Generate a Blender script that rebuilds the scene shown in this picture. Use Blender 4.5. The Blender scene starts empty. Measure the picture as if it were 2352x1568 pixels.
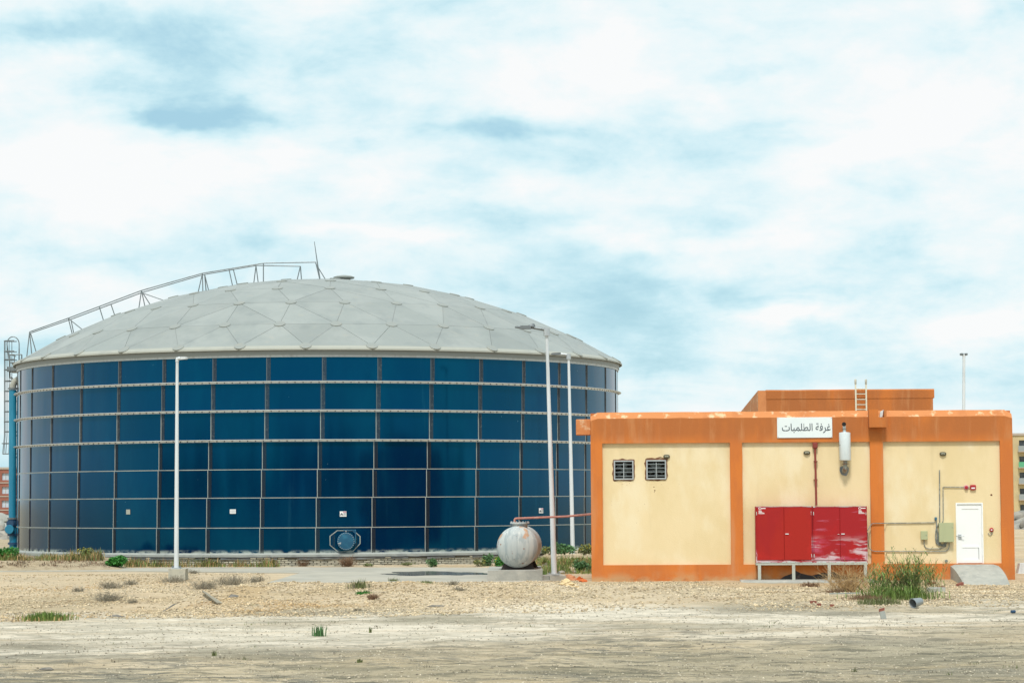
import bpy, math, random, time
import numpy as np
from mathutils import Vector, Matrix, noise
R = math.radians
random.seed(7); rng = np.random.default_rng(7)
SC = bpy.context.scene
COL = SC.collection
# ------------------------------------------------------------------ camera
F = 5690.0; CX, CY = 1176.0, 784.0
PITCH = math.atan((1146 - 784) / F); ROLL = R(0.33)
CAM = Vector((0, 0, 2.94))
cd = bpy.data.cameras.new('camera'); cam = bpy.data.objects.new('camera', cd); COL.objects.link(cam)
cd.sensor_width = 36; cd.lens = 36 * F / 2352; cd.clip_start = 0.5; cd.clip_end = 6000
RM = Matrix.Rotation(R(90) + PITCH, 3, 'X') @ Matrix.Rotation(-ROLL, 3, 'Z')
cam.matrix_world = Matrix.Translation(CAM) @ RM.to_4x4()
SC.camera = cam
SC.view_settings.view_transform = 'Standard'; SC.view_settings.look = 'None'
SC.view_settings.exposure = 0.18; SC.view_settings.gamma = 1; SC.view_settings.use_curve_mapping = False
try:
    SC.cycles.use_denoising = True
    SC.cycles.max_bounces = 6
except Exception: pass

def ray(px, py):
    return RM @ Vector(((px - CX) / F, -(py - CY) / F, -1))
def W(px, py, Y):
    d = ray(px, py); return CAM + d * (Y / d.y)

# ------------------------------------------------------------------ node helper
class NT:
    def __init__(s, nt): s.nt = nt; nt.nodes.clear()
    def n(s, t, **k):
        o = s.nt.nodes.new(t)
        for a, b in k.items(): setattr(o, a, b)
        return o
    def put(s, sock, v):
        if v is None: return
        if isinstance(v, bpy.types.NodeSocket): s.nt.links.new(v, sock)
        else:
            if isinstance(v, (tuple, list)) and sock.type == 'RGBA' and len(v) == 3: v = (*v, 1)
            sock.default_value = v
    def math(s, op, a, b=None, c=None, clamp=False):
        o = s.n('ShaderNodeMath', operation=op, use_clamp=clamp)
        s.put(o.inputs[0], a); s.put(o.inputs[1], b); s.put(o.inputs[2], c); return o.outputs[0]
    def vmath(s, op, a, b=None):
        o = s.n('ShaderNodeVectorMath', operation=op); s.put(o.inputs[0], a); s.put(o.inputs[1], b); return o.outputs[0]
    def mix(s, f, a, b, bt='MIX'):
        o = s.n('ShaderNodeMix', data_type='RGBA', blend_type=bt); s.put(o.inputs[0], f); s.put(o.inputs[6], a); s.put(o.inputs[7], b); return o.outputs[2]
    def ramp(s, v, lo, hi, a=0.0, b=1.0):
        o = s.n('ShaderNodeMapRange', interpolation_type='SMOOTHSTEP'); s.put(o.inputs[0], v)
        for i, x in enumerate((lo, hi, a, b)): o.inputs[i + 1].default_value = x
        return o.outputs[0]
    def noise(s, vec, scale, detail=5, rough=.55, stretch=(1, 1, 1), dist=0.0, off=(0, 0, 0)):
        v = vec
        if stretch != (1, 1, 1) or off != (0, 0, 0):
            m = s.n('ShaderNodeMapping'); s.put(m.inputs[0], vec); m.inputs[1].default_value = off; m.inputs[3].default_value = stretch; v = m.outputs[0]
        o = s.n('ShaderNodeTexNoise'); s.put(o.inputs['Vector'], v)
        o.inputs['Scale'].default_value = scale; o.inputs['Detail'].default_value = detail
        o.inputs['Roughness'].default_value = rough; o.inputs['Distortion'].default_value = dist
        return o.outputs[0]
    def xyz(s, v):
        o = s.n('ShaderNodeSeparateXYZ'); s.put(o.inputs[0], v); return o.outputs

MATS = {}
def mat(name, col, rough=.8, metal=0.0, layers=(), bump=0.0, bscale=15.0, island=0.0, coat=0.0, spec=None, trans=False, bstretch=(1, 1, 1), objrand=0.0):
    """layers: (colour, noise scale, stretch, lo, hi, strength[, z0, z1]) mixed over the base by world-space noise"""
    m = bpy.data.materials.new(name); m.use_nodes = True; T = NT(m.node_tree)
    out = T.n('ShaderNodeOutputMaterial'); b = T.n('ShaderNodeBsdfPrincipled')
    T.nt.links.new(b.outputs[0], out.inputs[0])
    geo = T.n('ShaderNodeNewGeometry'); P = geo.outputs['Position']; c = col
    for i, L in enumerate(layers):
        nz = T.noise(P, L[1], 6, .6, L[2], off=(i * 7.3, i * 3.1, i * 1.7))
        f = T.ramp(nz, L[3], L[4], 0, L[5])
        if len(L) > 6:
            f = T.math('MULTIPLY', f, T.ramp(T.xyz(P)[2], L[6], L[7]) if L[6] < L[7] else T.math('SUBTRACT', 1, T.ramp(T.xyz(P)[2], L[7], L[6])))
        c = T.mix(f, c, L[0])
    if island:
        v = T.math('MULTIPLY_ADD', geo.outputs['Random Per Island'], 2 * island, 1 - island)
        o = T.n('ShaderNodeVectorMath', operation='SCALE'); T.put(o.inputs[0], c); T.put(o.inputs['Scale'], v); c = o.outputs[0]
    if objrand:
        oi = T.n('ShaderNodeObjectInfo'); v = T.math('MULTIPLY_ADD', oi.outputs['Random'], 2 * objrand, 1 - objrand)
        o = T.n('ShaderNodeVectorMath', operation='SCALE'); T.put(o.inputs[0], c); T.put(o.inputs['Scale'], v); c = o.outputs[0]
    T.put(b.inputs['Base Color'], c)
    b.inputs['Roughness'].default_value = rough; b.inputs['Metallic'].default_value = metal
    if coat: b.inputs['Coat Weight'].default_value = coat; b.inputs['Coat Roughness'].default_value = .08
    if spec is not None: b.inputs['Specular IOR Level'].default_value = spec
    if bump:
        nz = T.noise(P, bscale, 6, .6, bstretch); bp = T.n('ShaderNodeBump'); bp.inputs['Strength'].default_value = bump; bp.inputs['Distance'].default_value = .03
        T.put(bp.inputs['Height'], nz); T.nt.links.new(bp.outputs[0], b.inputs['Normal'])
    MATS[name] = m; return m

# ------------------------------------------------------------------ world, sun
SUN_EL, SUN_AZ = R(57), R(-6)          # azimuth: behind the camera, slightly left
w = bpy.data.worlds.new('World'); SC.world = w; w.use_nodes = True; T = NT(w.node_tree)
out = T.n('ShaderNodeOutputWorld')
sky = T.n('ShaderNodeTexSky', sky_type='NISHITA'); sky.sun_disc = False; sky.sun_elevation = SUN_EL; sky.sun_rotation = math.pi - SUN_AZ
sky.air_density = 1.0; sky.dust_density = 1.0; sky.ozone_density = 3.0
tc = T.n('ShaderNodeTexCoord'); D = tc.outputs['Generated']; X, Y_, Z = T.xyz(D)
zz = T.math('ADD', T.math('MAXIMUM', Z, 0.0), 0.13)
u = T.math('DIVIDE', X, zz); v = T.math('DIVIDE', Y_, zz)
cb = T.n('ShaderNodeCombineXYZ'); T.put(cb.inputs[0], u); T.put(cb.inputs[1], v); T.put(cb.inputs[2], 0.37)
n1 = T.noise(cb.outputs[0], 1.1, 9, .56, (1.0, .85, 1), .5, (3.1, 1.7, 0))
n2 = T.noise(cb.outputs[0], 3.1, 8, .60, (1.0, .8, 1), .8, (8.1, 4.7, 0))
n3 = T.noise(D, 9.5, 8, .58, (1, 1, 2.1), .25, (2.2, 6.1, 3.3)); n4 = T.noise(D, 24, 7, .60, (1, 1, 1.9), .2, (7.2, 1.1, 5.3))
base = T.math('ADD', T.math('ADD', T.math('MULTIPLY', n1, .42), T.math('MULTIPLY', n2, .30)), T.math('ADD', T.math('MULTIPLY', n3, .62), T.math('MULTIPLY', n4, .52)))
base = T.math('ADD', base, -.428)
# broad cloud banks and gaps, placed by direction (tangent of azimuth, tangent of elevation)
front = T.math('GREATER_THAN', Y_, 0.05)
yy = T.math('MAXIMUM', Y_, 0.05)
wn = T.noise(D, 9, 5, .6, (1, 1, 2.2)); wn2 = T.noise(D, 9, 5, .6, (1, 1, 2.2), off=(5, 5, 5))
A = T.math('ADD', T.math('DIVIDE', X, yy), T.math('MULTIPLY', T.math('SUBTRACT', wn, .5), .11))
E_ = T.math('ADD', T.math('DIVIDE', Z, yy), T.math('MULTIPLY', T.math('SUBTRACT', wn2, .5), .05))
BL = [(150, 30, 330, 50, -.24), (600, 110, 300, 60, -.16), (470, 262, 165, 36, -.30), (340, 275, 60, 20, -.12), (1150, 290, 170, 30, -.22), (800, 320, 90, 20, -.12),
      (100, 790, 220, 50, -.26), (250, 410, 420, 95, .15), (240, 130, 120, 35, .10), (1150, 130, 330, 50, .08), (2100, 230, 350, 150, .09), (2050, 330, 260, 50, .10),
      (1750, 620, 420, 26, -.10), (1560, 790, 280, 110, -.11), (1900, 850, 420, 70, -.06), (1880, 690, 110, 30, .26), (1500, 540, 260, 24, .16), (860, 520, 240, 22, .16),
      (2230, 740, 200, 40, .18), (1700, 130, 180, 30, -.12), (1800, 290, 230, 24, -.08), (1250, 420, 200, 30, .10), (2340, 10, 60, 30, -.15), (450, 560, 500, 40, -.05), (1100, 640, 260, 60, -.06)]
acc = base
for (px, py, sx, sy, a) in BL:
    cx, cy = (px - CX) / F, (1146 - py) / F
    dx = T.math('MULTIPLY', T.math('SUBTRACT', A, cx), F / sx); dy = T.math('MULTIPLY', T.math('SUBTRACT', E_, cy), F / sy)
    r2 = T.math('ADD', T.math('MULTIPLY', dx, dx), T.math('MULTIPLY', dy, dy))
    g = T.math('MULTIPLY', T.math('EXPONENT', T.math('MULTIPLY', r2, -1)), a)
    acc = T.math('ADD', acc, T.math('MULTIPLY', g, front))
cr = T.n('ShaderNodeValToRGB'); T.put(cr.inputs[0], acc)
els = cr.color_ramp.elements
stops = [(.20, (.40, .68, .79)), (.33, (.53, .775, .855)), (.42, (.66, .855, .91)), (.51, (.79, .91, .935)), (.64, (.93, .94, .94))]
while len(els) < len(stops): els.new(.5)
for e, (p, c) in zip(els, stops): e.position = p; e.color = (*c, 1)
b1 = T.n('ShaderNodeBackground'); T.put(b1.inputs[0], sky.outputs[0]); b1.inputs[1].default_value = .10
b2 = T.n('ShaderNodeBackground'); T.put(b2.inputs[0], cr.outputs[0]); b2.inputs[1].default_value = .92
mx = T.n('ShaderNodeMixShader'); T.put(mx.inputs[0], T.ramp(acc, .15, .40, .72, .97))
T.nt.links.new(b1.outputs[0], mx.inputs[1]); T.nt.links.new(b2.outputs[0], mx.inputs[2]); T.nt.links.new(mx.outputs[0], out.inputs[0])

sd = bpy.data.lights.new('sun', 'SUN'); sd.energy = 2.75; sd.angle = R(10); sd.color = (1, .95, .88)
so = bpy.data.objects.new('sun', sd); COL.objects.link(so)
sdir = Vector((math.sin(SUN_AZ) * math.cos(SUN_EL), -math.cos(SUN_AZ) * math.cos(SUN_EL), math.sin(SUN_EL)))
so.rotation_euler = (-sdir).to_track_quat('-Z', 'Y').to_euler(); so.location = sdir * 60

# ------------------------------------------------------------------ mesh builder
ORG = {}
class MB:
    def __init__(s, xf=None): s.v = []; s.f = []; s.m = []; s.xf = xf; s.cur = 0
    def add(s, vs, fs):
        o = len(s.v)
        s.v += [s.xf @ Vector(p) if s.xf else Vector(p) for p in vs]
        s.f += [[o + i for i in f] for f in fs]; s.m += [s.cur] * len(fs); return s
    def hexa(s, p):
        return s.add(p, [(0, 3, 2, 1), (4, 5, 6, 7), (0, 1, 5, 4), (1, 2, 6, 5), (2, 3, 7, 6), (3, 0, 4, 7)])
    def box(s, x0, x1, y0, y1, z0, z1):
        return s.hexa([(x0, y0, z0), (x1, y0, z0), (x1, y1, z0), (x0, y1, z0), (x0, y0, z1), (x1, y0, z1), (x1, y1, z1), (x0, y1, z1)])
    def bbox(s, x0, x1, y0, y1, z0, z1, b=.01):
        """box with chamfered edges all round (front/back octagon rings)"""
        def ring(y, i): return [(x0 + i, y, z0), (x1 - i, y, z0), (x1, y, z0 + i), (x1, y, z1 - i), (x1 - i, y, z1), (x0 + i, y, z1), (x0, y, z1 - i), (x0, y, z0 + i)]
        def inner(y, i): return [(x0 + i * 1.3, y, z0 + i), (x1 - i * 1.3, y, z0 + i), (x1 - i, y, z0 + i * 1.3), (x1 - i, y, z1 - i * 1.3), (x1 - i * 1.3, y, z1 - i), (x0 + i * 1.3, y, z1 - i), (x0 + i, y, z1 - i * 1.3), (x0 + i, y, z0 + i * 1.3)]
        vs = inner(y0, b) + ring(y0 + b, b) + ring(y1 - b, b) + inner(y1, b)
        fs = [list(range(8)), list(range(31, 23, -1))]
        for k in range(3):
            for i in range(8): j = (i + 1) % 8; fs.append((k * 8 + j, k * 8 + i, k * 8 + 8 + i, k * 8 + 8 + j))
        return s.add(vs, fs)
    def obox(s, c, ax, ay, az):
        c = Vector(c); ax, ay, az = Vector(ax), Vector(ay), Vector(az)
        return s.hexa([c - ax - ay - az, c + ax - ay - az, c + ax + ay - az, c - ax + ay - az, c - ax - ay + az, c + ax - ay + az, c + ax + ay + az, c - ax + ay + az])
    def bar(s, p0, p1, wx, wz, up=(0, 0, 1)):
        p0, p1 = Vector(p0), Vector(p1); d = p1 - p0; L = d.length; d.normalize(); up = Vector(up)
        x = d.cross(up)
        if x.length < 1e-3: x = d.cross(Vector((0, 1, 0)))
        x.normalize(); z = x.cross(d)
        return s.obox((p0 + p1) / 2, x * wx / 2, d * L / 2, z * wz / 2)
    def tube(s, pts, r, n=8, closed=False, caps=True):
        pts = [Vector(p) for p in pts]; rs = r if isinstance(r, (list, tuple)) else [r] * len(pts)
        vs = []; fs = []; N = len(pts); X0 = None
        for i, p in enumerate(pts):
            a = pts[(i - 1) % N] if (closed or i > 0) else p; b = pts[(i + 1) % N] if (closed or i < N - 1) else p
            t = (b - a).normalized()
            if X0 is None: X0 = t.cross(Vector((0, 0, 1))); X0 = t.cross(Vector((0, 1, 0))) if X0.length < .1 else X0
            X0 = (X0 - t * X0.dot(t)).normalized(); Y0 = t.cross(X0)
            for k in range(n):
                q = 2 * math.pi * k / n; vs.append(p + (X0 * math.cos(q) + Y0 * math.sin(q)) * rs[i])
        for i in range(N if closed else N - 1):
            j = (i + 1) % N
            for k in range(n): l = (k + 1) % n; fs.append((i * n + k, i * n + l, j * n + l, j * n + k))
        if not closed and caps: fs.append(tuple(range(n - 1, -1, -1))); fs.append(tuple((N - 1) * n + k for k in range(n)))
        return s.add(vs, fs)
    def lathe(s, prof, o=(0, 0, 0), axis=(0, 0, 1), n=24):
        o = Vector(o); a = Vector(axis).normalized(); x = a.cross(Vector((0, 0, 1)))
        if x.length < .1: x = Vector((1, 0, 0))
        x.normalize(); y = a.cross(x); vs = []; fs = []
        for (r, h) in prof:
            for k in range(n): q = 2 * math.pi * k / n; vs.append(o + a * h + (x * math.cos(q) + y * math.sin(q)) * r)
        for i in range(len(prof) - 1):
            for k in range(n): l = (k + 1) % n; fs.append((i * n + k, i * n + l, (i + 1) * n + l, (i + 1) * n + k))
        fs.append(tuple(range(n - 1, -1, -1))); fs.append(tuple((len(prof) - 1) * n + k for k in range(n)))
        return s.add(vs, fs)
    def prism(s, poly, y0, y1):
        n = len(poly); vs = [(a, y0, b) for a, b in poly] + [(a, y1, b) for a, b in poly]
        return s.add(vs, [tuple(range(n)), tuple(range(2 * n - 1, n - 1, -1))] + [((i + 1) % n, i, n + i, n + (i + 1) % n) for i in range(n)])
    def prismx(s, poly, x0, x1):
        n = len(poly); vs = [(x0, a, b) for a, b in poly] + [(x1, a, b) for a, b in poly]
        return s.add(vs, [tuple(range(n - 1, -1, -1)), tuple(range(n, 2 * n))] + [(i, (i + 1) % n, n + (i + 1) % n, n + i) for i in range(n)])
    def rock(s, c, sx, sy, sz, seed=0, jag=.25, sub=1):
        t = (1 + 5 ** .5) / 2
        vs = [Vector(p).normalized() for p in [(-1, t, 0), (1, t, 0), (-1, -t, 0), (1, -t, 0), (0, -1, t), (0, 1, t), (0, -1, -t), (0, 1, -t), (t, 0, -1), (t, 0, 1), (-t, 0, -1), (-t, 0, 1)]]
        fs = [(0, 11, 5), (0, 5, 1), (0, 1, 7), (0, 7, 10), (0, 10, 11), (1, 5, 9), (5, 11, 4), (11, 10, 2), (10, 7, 6), (7, 1, 8), (3, 9, 4), (3, 4, 2), (3, 2, 6), (3, 6, 8), (3, 8, 9), (4, 9, 5), (2, 4, 11), (6, 2, 10), (8, 6, 7), (9, 8, 1)]
        for _ in range(sub):
            mid = {}; nf = []
            def m(a, b):
                k = (min(a, b), max(a, b))
                if k not in mid: vs.append(((vs[a] + vs[b]) / 2).normalized()); mid[k] = len(vs) - 1
                return mid[k]
            for a, b, c_ in fs: x, y, z = m(a, b), m(b, c_), m(c_, a); nf += [(a, x, z), (b, y, x), (c_, z, y), (x, y, z)]
            fs = nf
        c = Vector(c)
        q = [c + Vector((p.x * sx, p.y * sy, p.z * sz)) * (1 + jag * noise.noise(p * 1.7 + Vector((seed * 3.1, seed, 0)))+ jag * .5 * noise.noise(p * 4 + Vector((seed, 9, seed)))) for p in vs]
        return s.add(q, fs)
    def build(s, name, m, parent=None, loc=None, smooth=35):
        me = bpy.data.meshes.new(name)
        if parent is not None: o0 = ORG[parent.name]
        elif loc is not None: o0 = Vector(loc)
        else:
            a = np.array([tuple(p) for p in s.v]); o0 = Vector(((a[:, 0].min() + a[:, 0].max()) / 2, (a[:, 1].min() + a[:, 1].max()) / 2, a[:, 2].min()))
        me.from_pydata([tuple(p - o0) for p in s.v], [], s.f)
        for mm in (m if isinstance(m, (list, tuple)) else [m]): me.materials.append(mm)
        if isinstance(m, (list, tuple)): me.polygons.foreach_set('material_index', s.m)
        if smooth is not None:
            me.polygons.foreach_set('use_smooth', [True] * len(me.polygons)); me.set_sharp_from_angle(angle=R(smooth))
        me.update()
        o = bpy.data.objects.new(name, me); COL.objects.link(o)
        if parent is not None: o.parent = parent
        else: o.location = o0
        ORG[o.name] = o0
        return o

def tag(o, label=None, cat=None, group=None, kind=None):
    for k, v in (('label', label), ('category', cat), ('group', group), ('kind', kind)):
        if v: o[k] = v
    return o
def thing(name, loc, label, cat, group=None):
    o = bpy.data.objects.new(name, None); COL.objects.link(o); o.location = loc; ORG[o.name] = Vector(loc); o.empty_display_size = .3
    return tag(o, label, cat, group)
def inst(name, me, parent, loc=(0, 0, 0), rot=(0, 0, 0)):
    o = bpy.data.objects.new(name, me); COL.objects.link(o); o.parent = parent; o.location = loc; o.rotation_euler = rot; return o

# ------------------------------------------------------------------ materials
S1 = (1, 1, 1); VS = (1, 1, .12)
BLUE = mat('tank_glaze', (.0002, .010, .047), .09, 0, [((.0002, .030, .072), .35, (1, 1, .35), .42, .70, .6), ((.04, .15, .20), 2.2, (1, 1, .06), .60, .85, .18),
      ((.30, .45, .48), 9, (1, 1, .5), .735, .76, .8), ((.45, .48, .42), 1.8, (1, 1, 1.6), .40, .60, .85, .62, .42)], spec=1.0, objrand=.14)
for _n in BLUE.node_tree.nodes:
    if _n.type == 'BSDF_PRINCIPLED': _n.inputs['Specular Tint'].default_value = (.03, .62, .95, 1)
BOLT = mat('bolt_cap', (.05, .055, .06), .6, 0, [((.20, .195, .17), 9, S1, .52, .66, .6)])
BOLT_BLACK = mat('bolt_dark', (.02, .02, .025), .5)
SEAL = mat('sealant', (.33, .35, .325), .8, 0, [((.20, .22, .22), 2, S1, .45, .7, .7)])
GALV = mat('galvanised', (.46, .50, .52), .45, .35, [((.30, .32, .32), 5, VS, .45, .7, .6)])
GALV_DARK = mat('galvanised_dull', (.20, .23, .24), .5, .4, [((.10, .11, .11), 5, VS, .45, .7, .6)])
RING = mat('ring_steel', (.72, .76, .78), .5, .05, [((.52, .53, .50), 4, S1, .5, .7, .5)])
ALU = mat('roof_aluminium', (.275, .30, .285), .5, .15, [((.345, .365, .345), .35, S1, .4, .65, .6), ((.225, .25, .245), .9, (1, 1, 1), .50, .72, .55), ((.22, .26, .27), 4, (1, 1, .3), .58, .75, .45), ((.36, .35, .30), 1.6, (1, 1, 1), .58, .72, .4)], bump=.15, bscale=.9, objrand=.055)
EAVE = mat('eave_metal', (.38, .385, .335), .5, .1, [((.31, .32, .29), 1.2, (1, 1, .3), .5, .7, .6)])
BATTEN = mat('roof_batten', (.26, .28, .27), .55, .1)
DARKSEAL = mat('dark_sealant', (.12, .13, .13), .8)
DISC = mat('gusset_metal', (.285, .305, .285), .5, .15, [((.36, .34, .27), 3, S1, .5, .7, .4)])
PIPEBLUE = mat('pipe_blue', (.015, .20, .33), .35, 0, [((.05, .32, .48), 2, VS, .4, .7, .6)])
PIPEDARK = mat('flange_dark', (.015, .06, .13), .5)
HATCH = mat('hatch_blue', (.008, .085, .165), .35, 0, [((.02, .16, .26), 3, S1, .45, .7, .7)])
WHITEP = mat('pole_paint', (.64, .68, .70), .45, 0, [((.46, .49, .50), 4, VS, .48, .68, .7)])
LAMPG = mat('lamp_grey', (.16, .18, .19), .5, .2)
CONC = mat('concrete', (.38, .38, .34), .95, 0, [((.27, .28, .26), 1.6, S1, .4, .65, .7), ((.46, .45, .40), 5, S1, .5, .7, .6)], bump=.5, bscale=12)
CONC_PATH = mat('path_concrete', (.40, .375, .31), .9, 0, [((.30, .29, .25), .35, (1, .6, 1), .45, .62, .6), ((.50, .48, .41), .9, S1, .5, .7, .6)], bump=.2, bscale=20)
TARP = mat('membrane', (.25, .27, .28), .7, 0, [((.15, .17, .19), 3, S1, .4, .65, .7)])
BRICKP = mat('pale_brick', (.42, .40, .32), .95, 0, [((.30, .30, .26), 2.5, S1, .42, .65, .8), ((.50, .46, .36), 1.1, S1, .5, .68, .7)], island=.18, bump=.5)
MORTAR = mat('mortar', (.20, .19, .16), .95)
YEL = mat('yellow_render', (.75, .615, .375), .92, 0, [((.68, .545, .30), .55, (1, 1, .55), .42, .60, .65), ((.78, .675, .46), .7, (1, 1, .5), .48, .66, .9), ((.58, .47, .27), 2.2, (1, 1, .08), .56, .76, .4),
      ((.56, .46, .26), 1.5, (1, 1, .2), .42, .68, .4, 3.9, 5.0), ((.80, .70, .50), 1.0, (1, 1, .8), .45, .65, .5, 1.3, .4)], bump=.22, bscale=30)
ORA = mat('orange_render', (.60, .18, .032), .92, 0, [((.50, .15, .036), 1.1, (1, 1, .25), .42, .62, .8), ((.56, .25, .11), 2.2, (1, 1, .10), .50, .74, .7), ((.36, .10, .028), 1.6, (1, 1, .12), .55, .75, .55),
      ((.38, .125, .034), .9, (1, 1, .5), .22, .55, .8, 4.8, 5.3), ((.52, .23, .09), 3.0, (1, 1, .12), .52, .70, .6, 4.8, 5.2), ((.30, .12, .05), 3, S1, .5, .7, .7, .16, .05), ((.48, .34, .18), 1.3, (1, 1, 1.5), .38, .62, .75, .42, .0)], bump=.25, bscale=25)
ORATOP = mat('orange_weathered', (.60, .235, .085), .95, 0, [((.80, .60, .38), 2.5, (1, 1, 1), .55, .66, .75), ((.48, .17, .06), 1.6, S1, .5, .7, .6)], bump=.4, bscale=25)
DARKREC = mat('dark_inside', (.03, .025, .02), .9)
MORT2 = mat('rusty_mortar', (.16, .07, .035), .95, 0, [((.34, .26, .16), 5, S1, .5, .65, .8)], bump=.6, bscale=25)
RED = mat('cabinet_red', (.37, .018, .012), .55, 0, [((.32, .013, .016), .9, (1, 1, .3), .45, .65, .7), ((.46, .020, .016), 1.1, (1, 1, 1), .5, .7, .7)], spec=.25)
REDW = mat('cabinet_red_worn', (.34, .014, .018), .6, 0, [((.42, .012, .012), .8, (1, 1, 1), .45, .65, .7), ((.50, .10, .18), 1.3, (.7, .7, 2.0), .44, .62, .6, 1.75, 1.2), ((.62, .52, .56), 1.7, (.6, .6, 2.4), .465, .58, .8, 1.65, 1.2), ((.50, .14, .22), 3, (.3, .3, 2), .60, .68, .5)], spec=.25)
WORN = mat('bare_paint', (.50, .56, .55), .6, 0, [((.40, .05, .06), 3, S1, .5, .6, .8)])
LEGG = mat('leg_paint', (.45, .47, .41), .6, 0, [((.30, .29, .24), 4, S1, .5, .7, .6)])
WHITE = mat('door_white', (.82, .84, .84), .45, 0, [((.76, .78, .77), 1.2, VS, .5, .7, .5)])
SIGNW = mat('sign_white', (.70, .78, .80), .35, 0, [((.76, .82, .83), 1, S1, .4, .7, .7)])
INK = mat('sign_ink', (.07, .09, .11), .6)
INKW = mat('white_print', (.80, .80, .80), .6)
SILV = mat('silver_paint', (.64, .71, .73), .45, .1, [((.42, .48, .50), 3, (1, 1, .15), .5, .7, .6), ((.10, .09, .08), 7, S1, .68, .74, .8)])
SOOT = mat('soot', (.012, .012, .012), .9)
RUST = mat('rusty_steel', (.17, .13, .09), .8, 0, [((.26, .11, .05), 9, S1, .45, .6, .8)])
CREAM = mat('ladder_cream', (.70, .65, .50), .6, 0, [((.50, .42, .28), 6, S1, .5, .65, .7)])
MUFE = mat('muffler_elbow', (.26, .28, .25), .6, .1, [((.20, .10, .06), 6, S1, .52, .62, .8)])
DPIPE = mat('oxide_pipe', (.22, .035, .025), .6, 0, [((.30, .07, .04), 6, S1, .5, .7, .5)])
PPIPE = mat('salmon_pipe', (.44, .17, .13), .65, 0, [((.52, .26, .20), 4, S1, .45, .65, .7)])
BOXG = mat('box_green', (.40, .43, .25), .55, 0, [((.34, .37, .22), 2, VS, .5, .7, .6)])
COND = mat('conduit', (.17, .19, .18), .6, 0, [((.34, .36, .34), 8, S1, .5, .6, .8)])
BRASS = mat('bulkhead_bronze', (.10, .095, .06), .5, .2)
LENS = mat('lamp_lens', (.32, .33, .26), .25)
ALARM = mat('alarm_red', (.38, .012, .022), .4)
PINK = mat('alarm_rim', (.55, .25, .33), .5)
TANKG = mat('vessel_paint', (.46, .50, .49), .65, .0, [((.38, .43, .44), 1.6, (1, 1, .35), .42, .62, .7), ((.27, .33, .35), 7, (1, 1, .04), .50, .60, .7), ((.60, .63, .60), 9, (1, 1, .05), .56, .64, .6), ((.46, .24, .11), 1.9, (1, 1, .7), .585, .64, .8), ((.24, .09, .04), 3.2, (1, 1, 1), .635, .66, .8)], bump=.1)
BLACKP = mat('black_steel', (.022, .02, .02), .7, 0, [((.06, .04, .03), 5, S1, .5, .7, .6)])
LEAF = mat('leaf_green', (.08, .18, .065), .6, island=.5)
LEAFD = mat('leaf_bright', (.045, .21, .03), .5, island=.5)
LEAFO = mat('leaf_olive', (.15, .18, .065), .7, island=.45)
REED = mat('reed_green', (.16, .25, .055), .65, island=.5)
STRAW = mat('straw', (.42, .28, .13), .85, island=.4)
DRY = mat('dry_brush', (.25, .225, .17), .9, island=.4)
BROWN = mat('brown_brush', (.20, .12, .07), .9, island=.4)
FLOW = mat('yellow_flower', (.62, .52, .03), .6)
BRICKR = mat('red_brick', (.26, .09, .06), .9, 0, [((.17, .06, .045), 8, S1, .45, .6, .6)])
BUCK = mat('bucket_metal', (.30, .33, .34), .35, .5, [((.25, .27, .29), 6, S1, .45, .65, .7)])
CLOTHO = mat('cloth_orange', (.55, .13, .03), .9)
CLOTHP = mat('cloth_salmon', (.62, .30, .16), .9)
CLOTHC = mat('cloth_cream', (.66, .50, .28), .9)
STONE = mat('gravel_stones', (.50, .405, .265), .95, 0, [((.36, .27, .16), .35, S1, .45, .62, .7), ((.44, .28, .12), .22, (.6, 1, 1), .54, .68, .7), ((.66, .57, .43), .5, (.5, 1, 1), .52, .66, .6)], island=.5)
PEBBLE = mat('pebbles', (.42, .37, .28), .95, island=.55)
ROCK = mat('rubble_rock', (.34, .31, .26), .95, 0, [((.20, .19, .17), 1.2, S1, .4, .6, .8)], island=.25, bump=.5, bscale=4)
WATER = mat('puddle_water', (.05, .055, .05), .10, spec=.5)
SCRAP = mat('scrap_dark', (.13, .125, .11), .9, 0, [((.22, .20, .17), 4, S1, .45, .6, .8)])
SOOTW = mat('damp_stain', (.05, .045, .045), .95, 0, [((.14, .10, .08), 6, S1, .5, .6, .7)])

# ------------------------------------------------------------------ ground
def sstep(a, b, x):
    if a == b: return 0.0
    t = (x - a) / (b - a); t = 0.0 if t < 0 else 1.0 if t > 1 else t
    return t * t * (3 - 2 * t)
def gbase(x, y):
    ex_ = math.exp
    z = -0.16 * sstep(87.5, 93, y) * (1 - sstep(4, 6, x)) - 0.10 * sstep(60, 46, y)
    # berm of gravel in front of the paved yard
    z -= .26 * sstep(80, 70.5, y)
    if 62 < y < 106:
        z -= .40 * sstep(-8.6, -11.0, x + .35 * math.sin(y * .9)) * sstep(70, 78, y) * sstep(106, 97, y)
        z += .26 * ex_(-((x + 3.2) / 5.0) ** 2 - ((y - 80) / 3.5) ** 2) + .10 * ex_(-((x + 8.6) / 1.3) ** 2 - ((y - 83) / 6) ** 2) - .07 * ex_(-((x - 2) / 2.2) ** 2 - ((y - 80) / 3) ** 2)
        z += .16 * ex_(-((x + 16) / 4.0) ** 2 - ((y - 88) / 3) ** 2) + .12 * ex_(-((x + 11.5) / 2.4) ** 2 - ((y - 79) / 1.8) ** 2)
    z -= .15 * sstep(6.0, 8.0, x) * sstep(88.6, 87.0, y) * sstep(76, 83, y)
    # earth bank at the far left against the tank; bank behind the vessel
    z += 0.42 * sstep(-17.4, -20.0, x) * sstep(111.6, 113.6, y)
    z += 0.55 * sstep(.8, 2.2, x) * sstep(103.5, 110, y) * (1 - sstep(30, 45, x))
    z -= .02 * sstep(112, 117, y)
    return z
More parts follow.
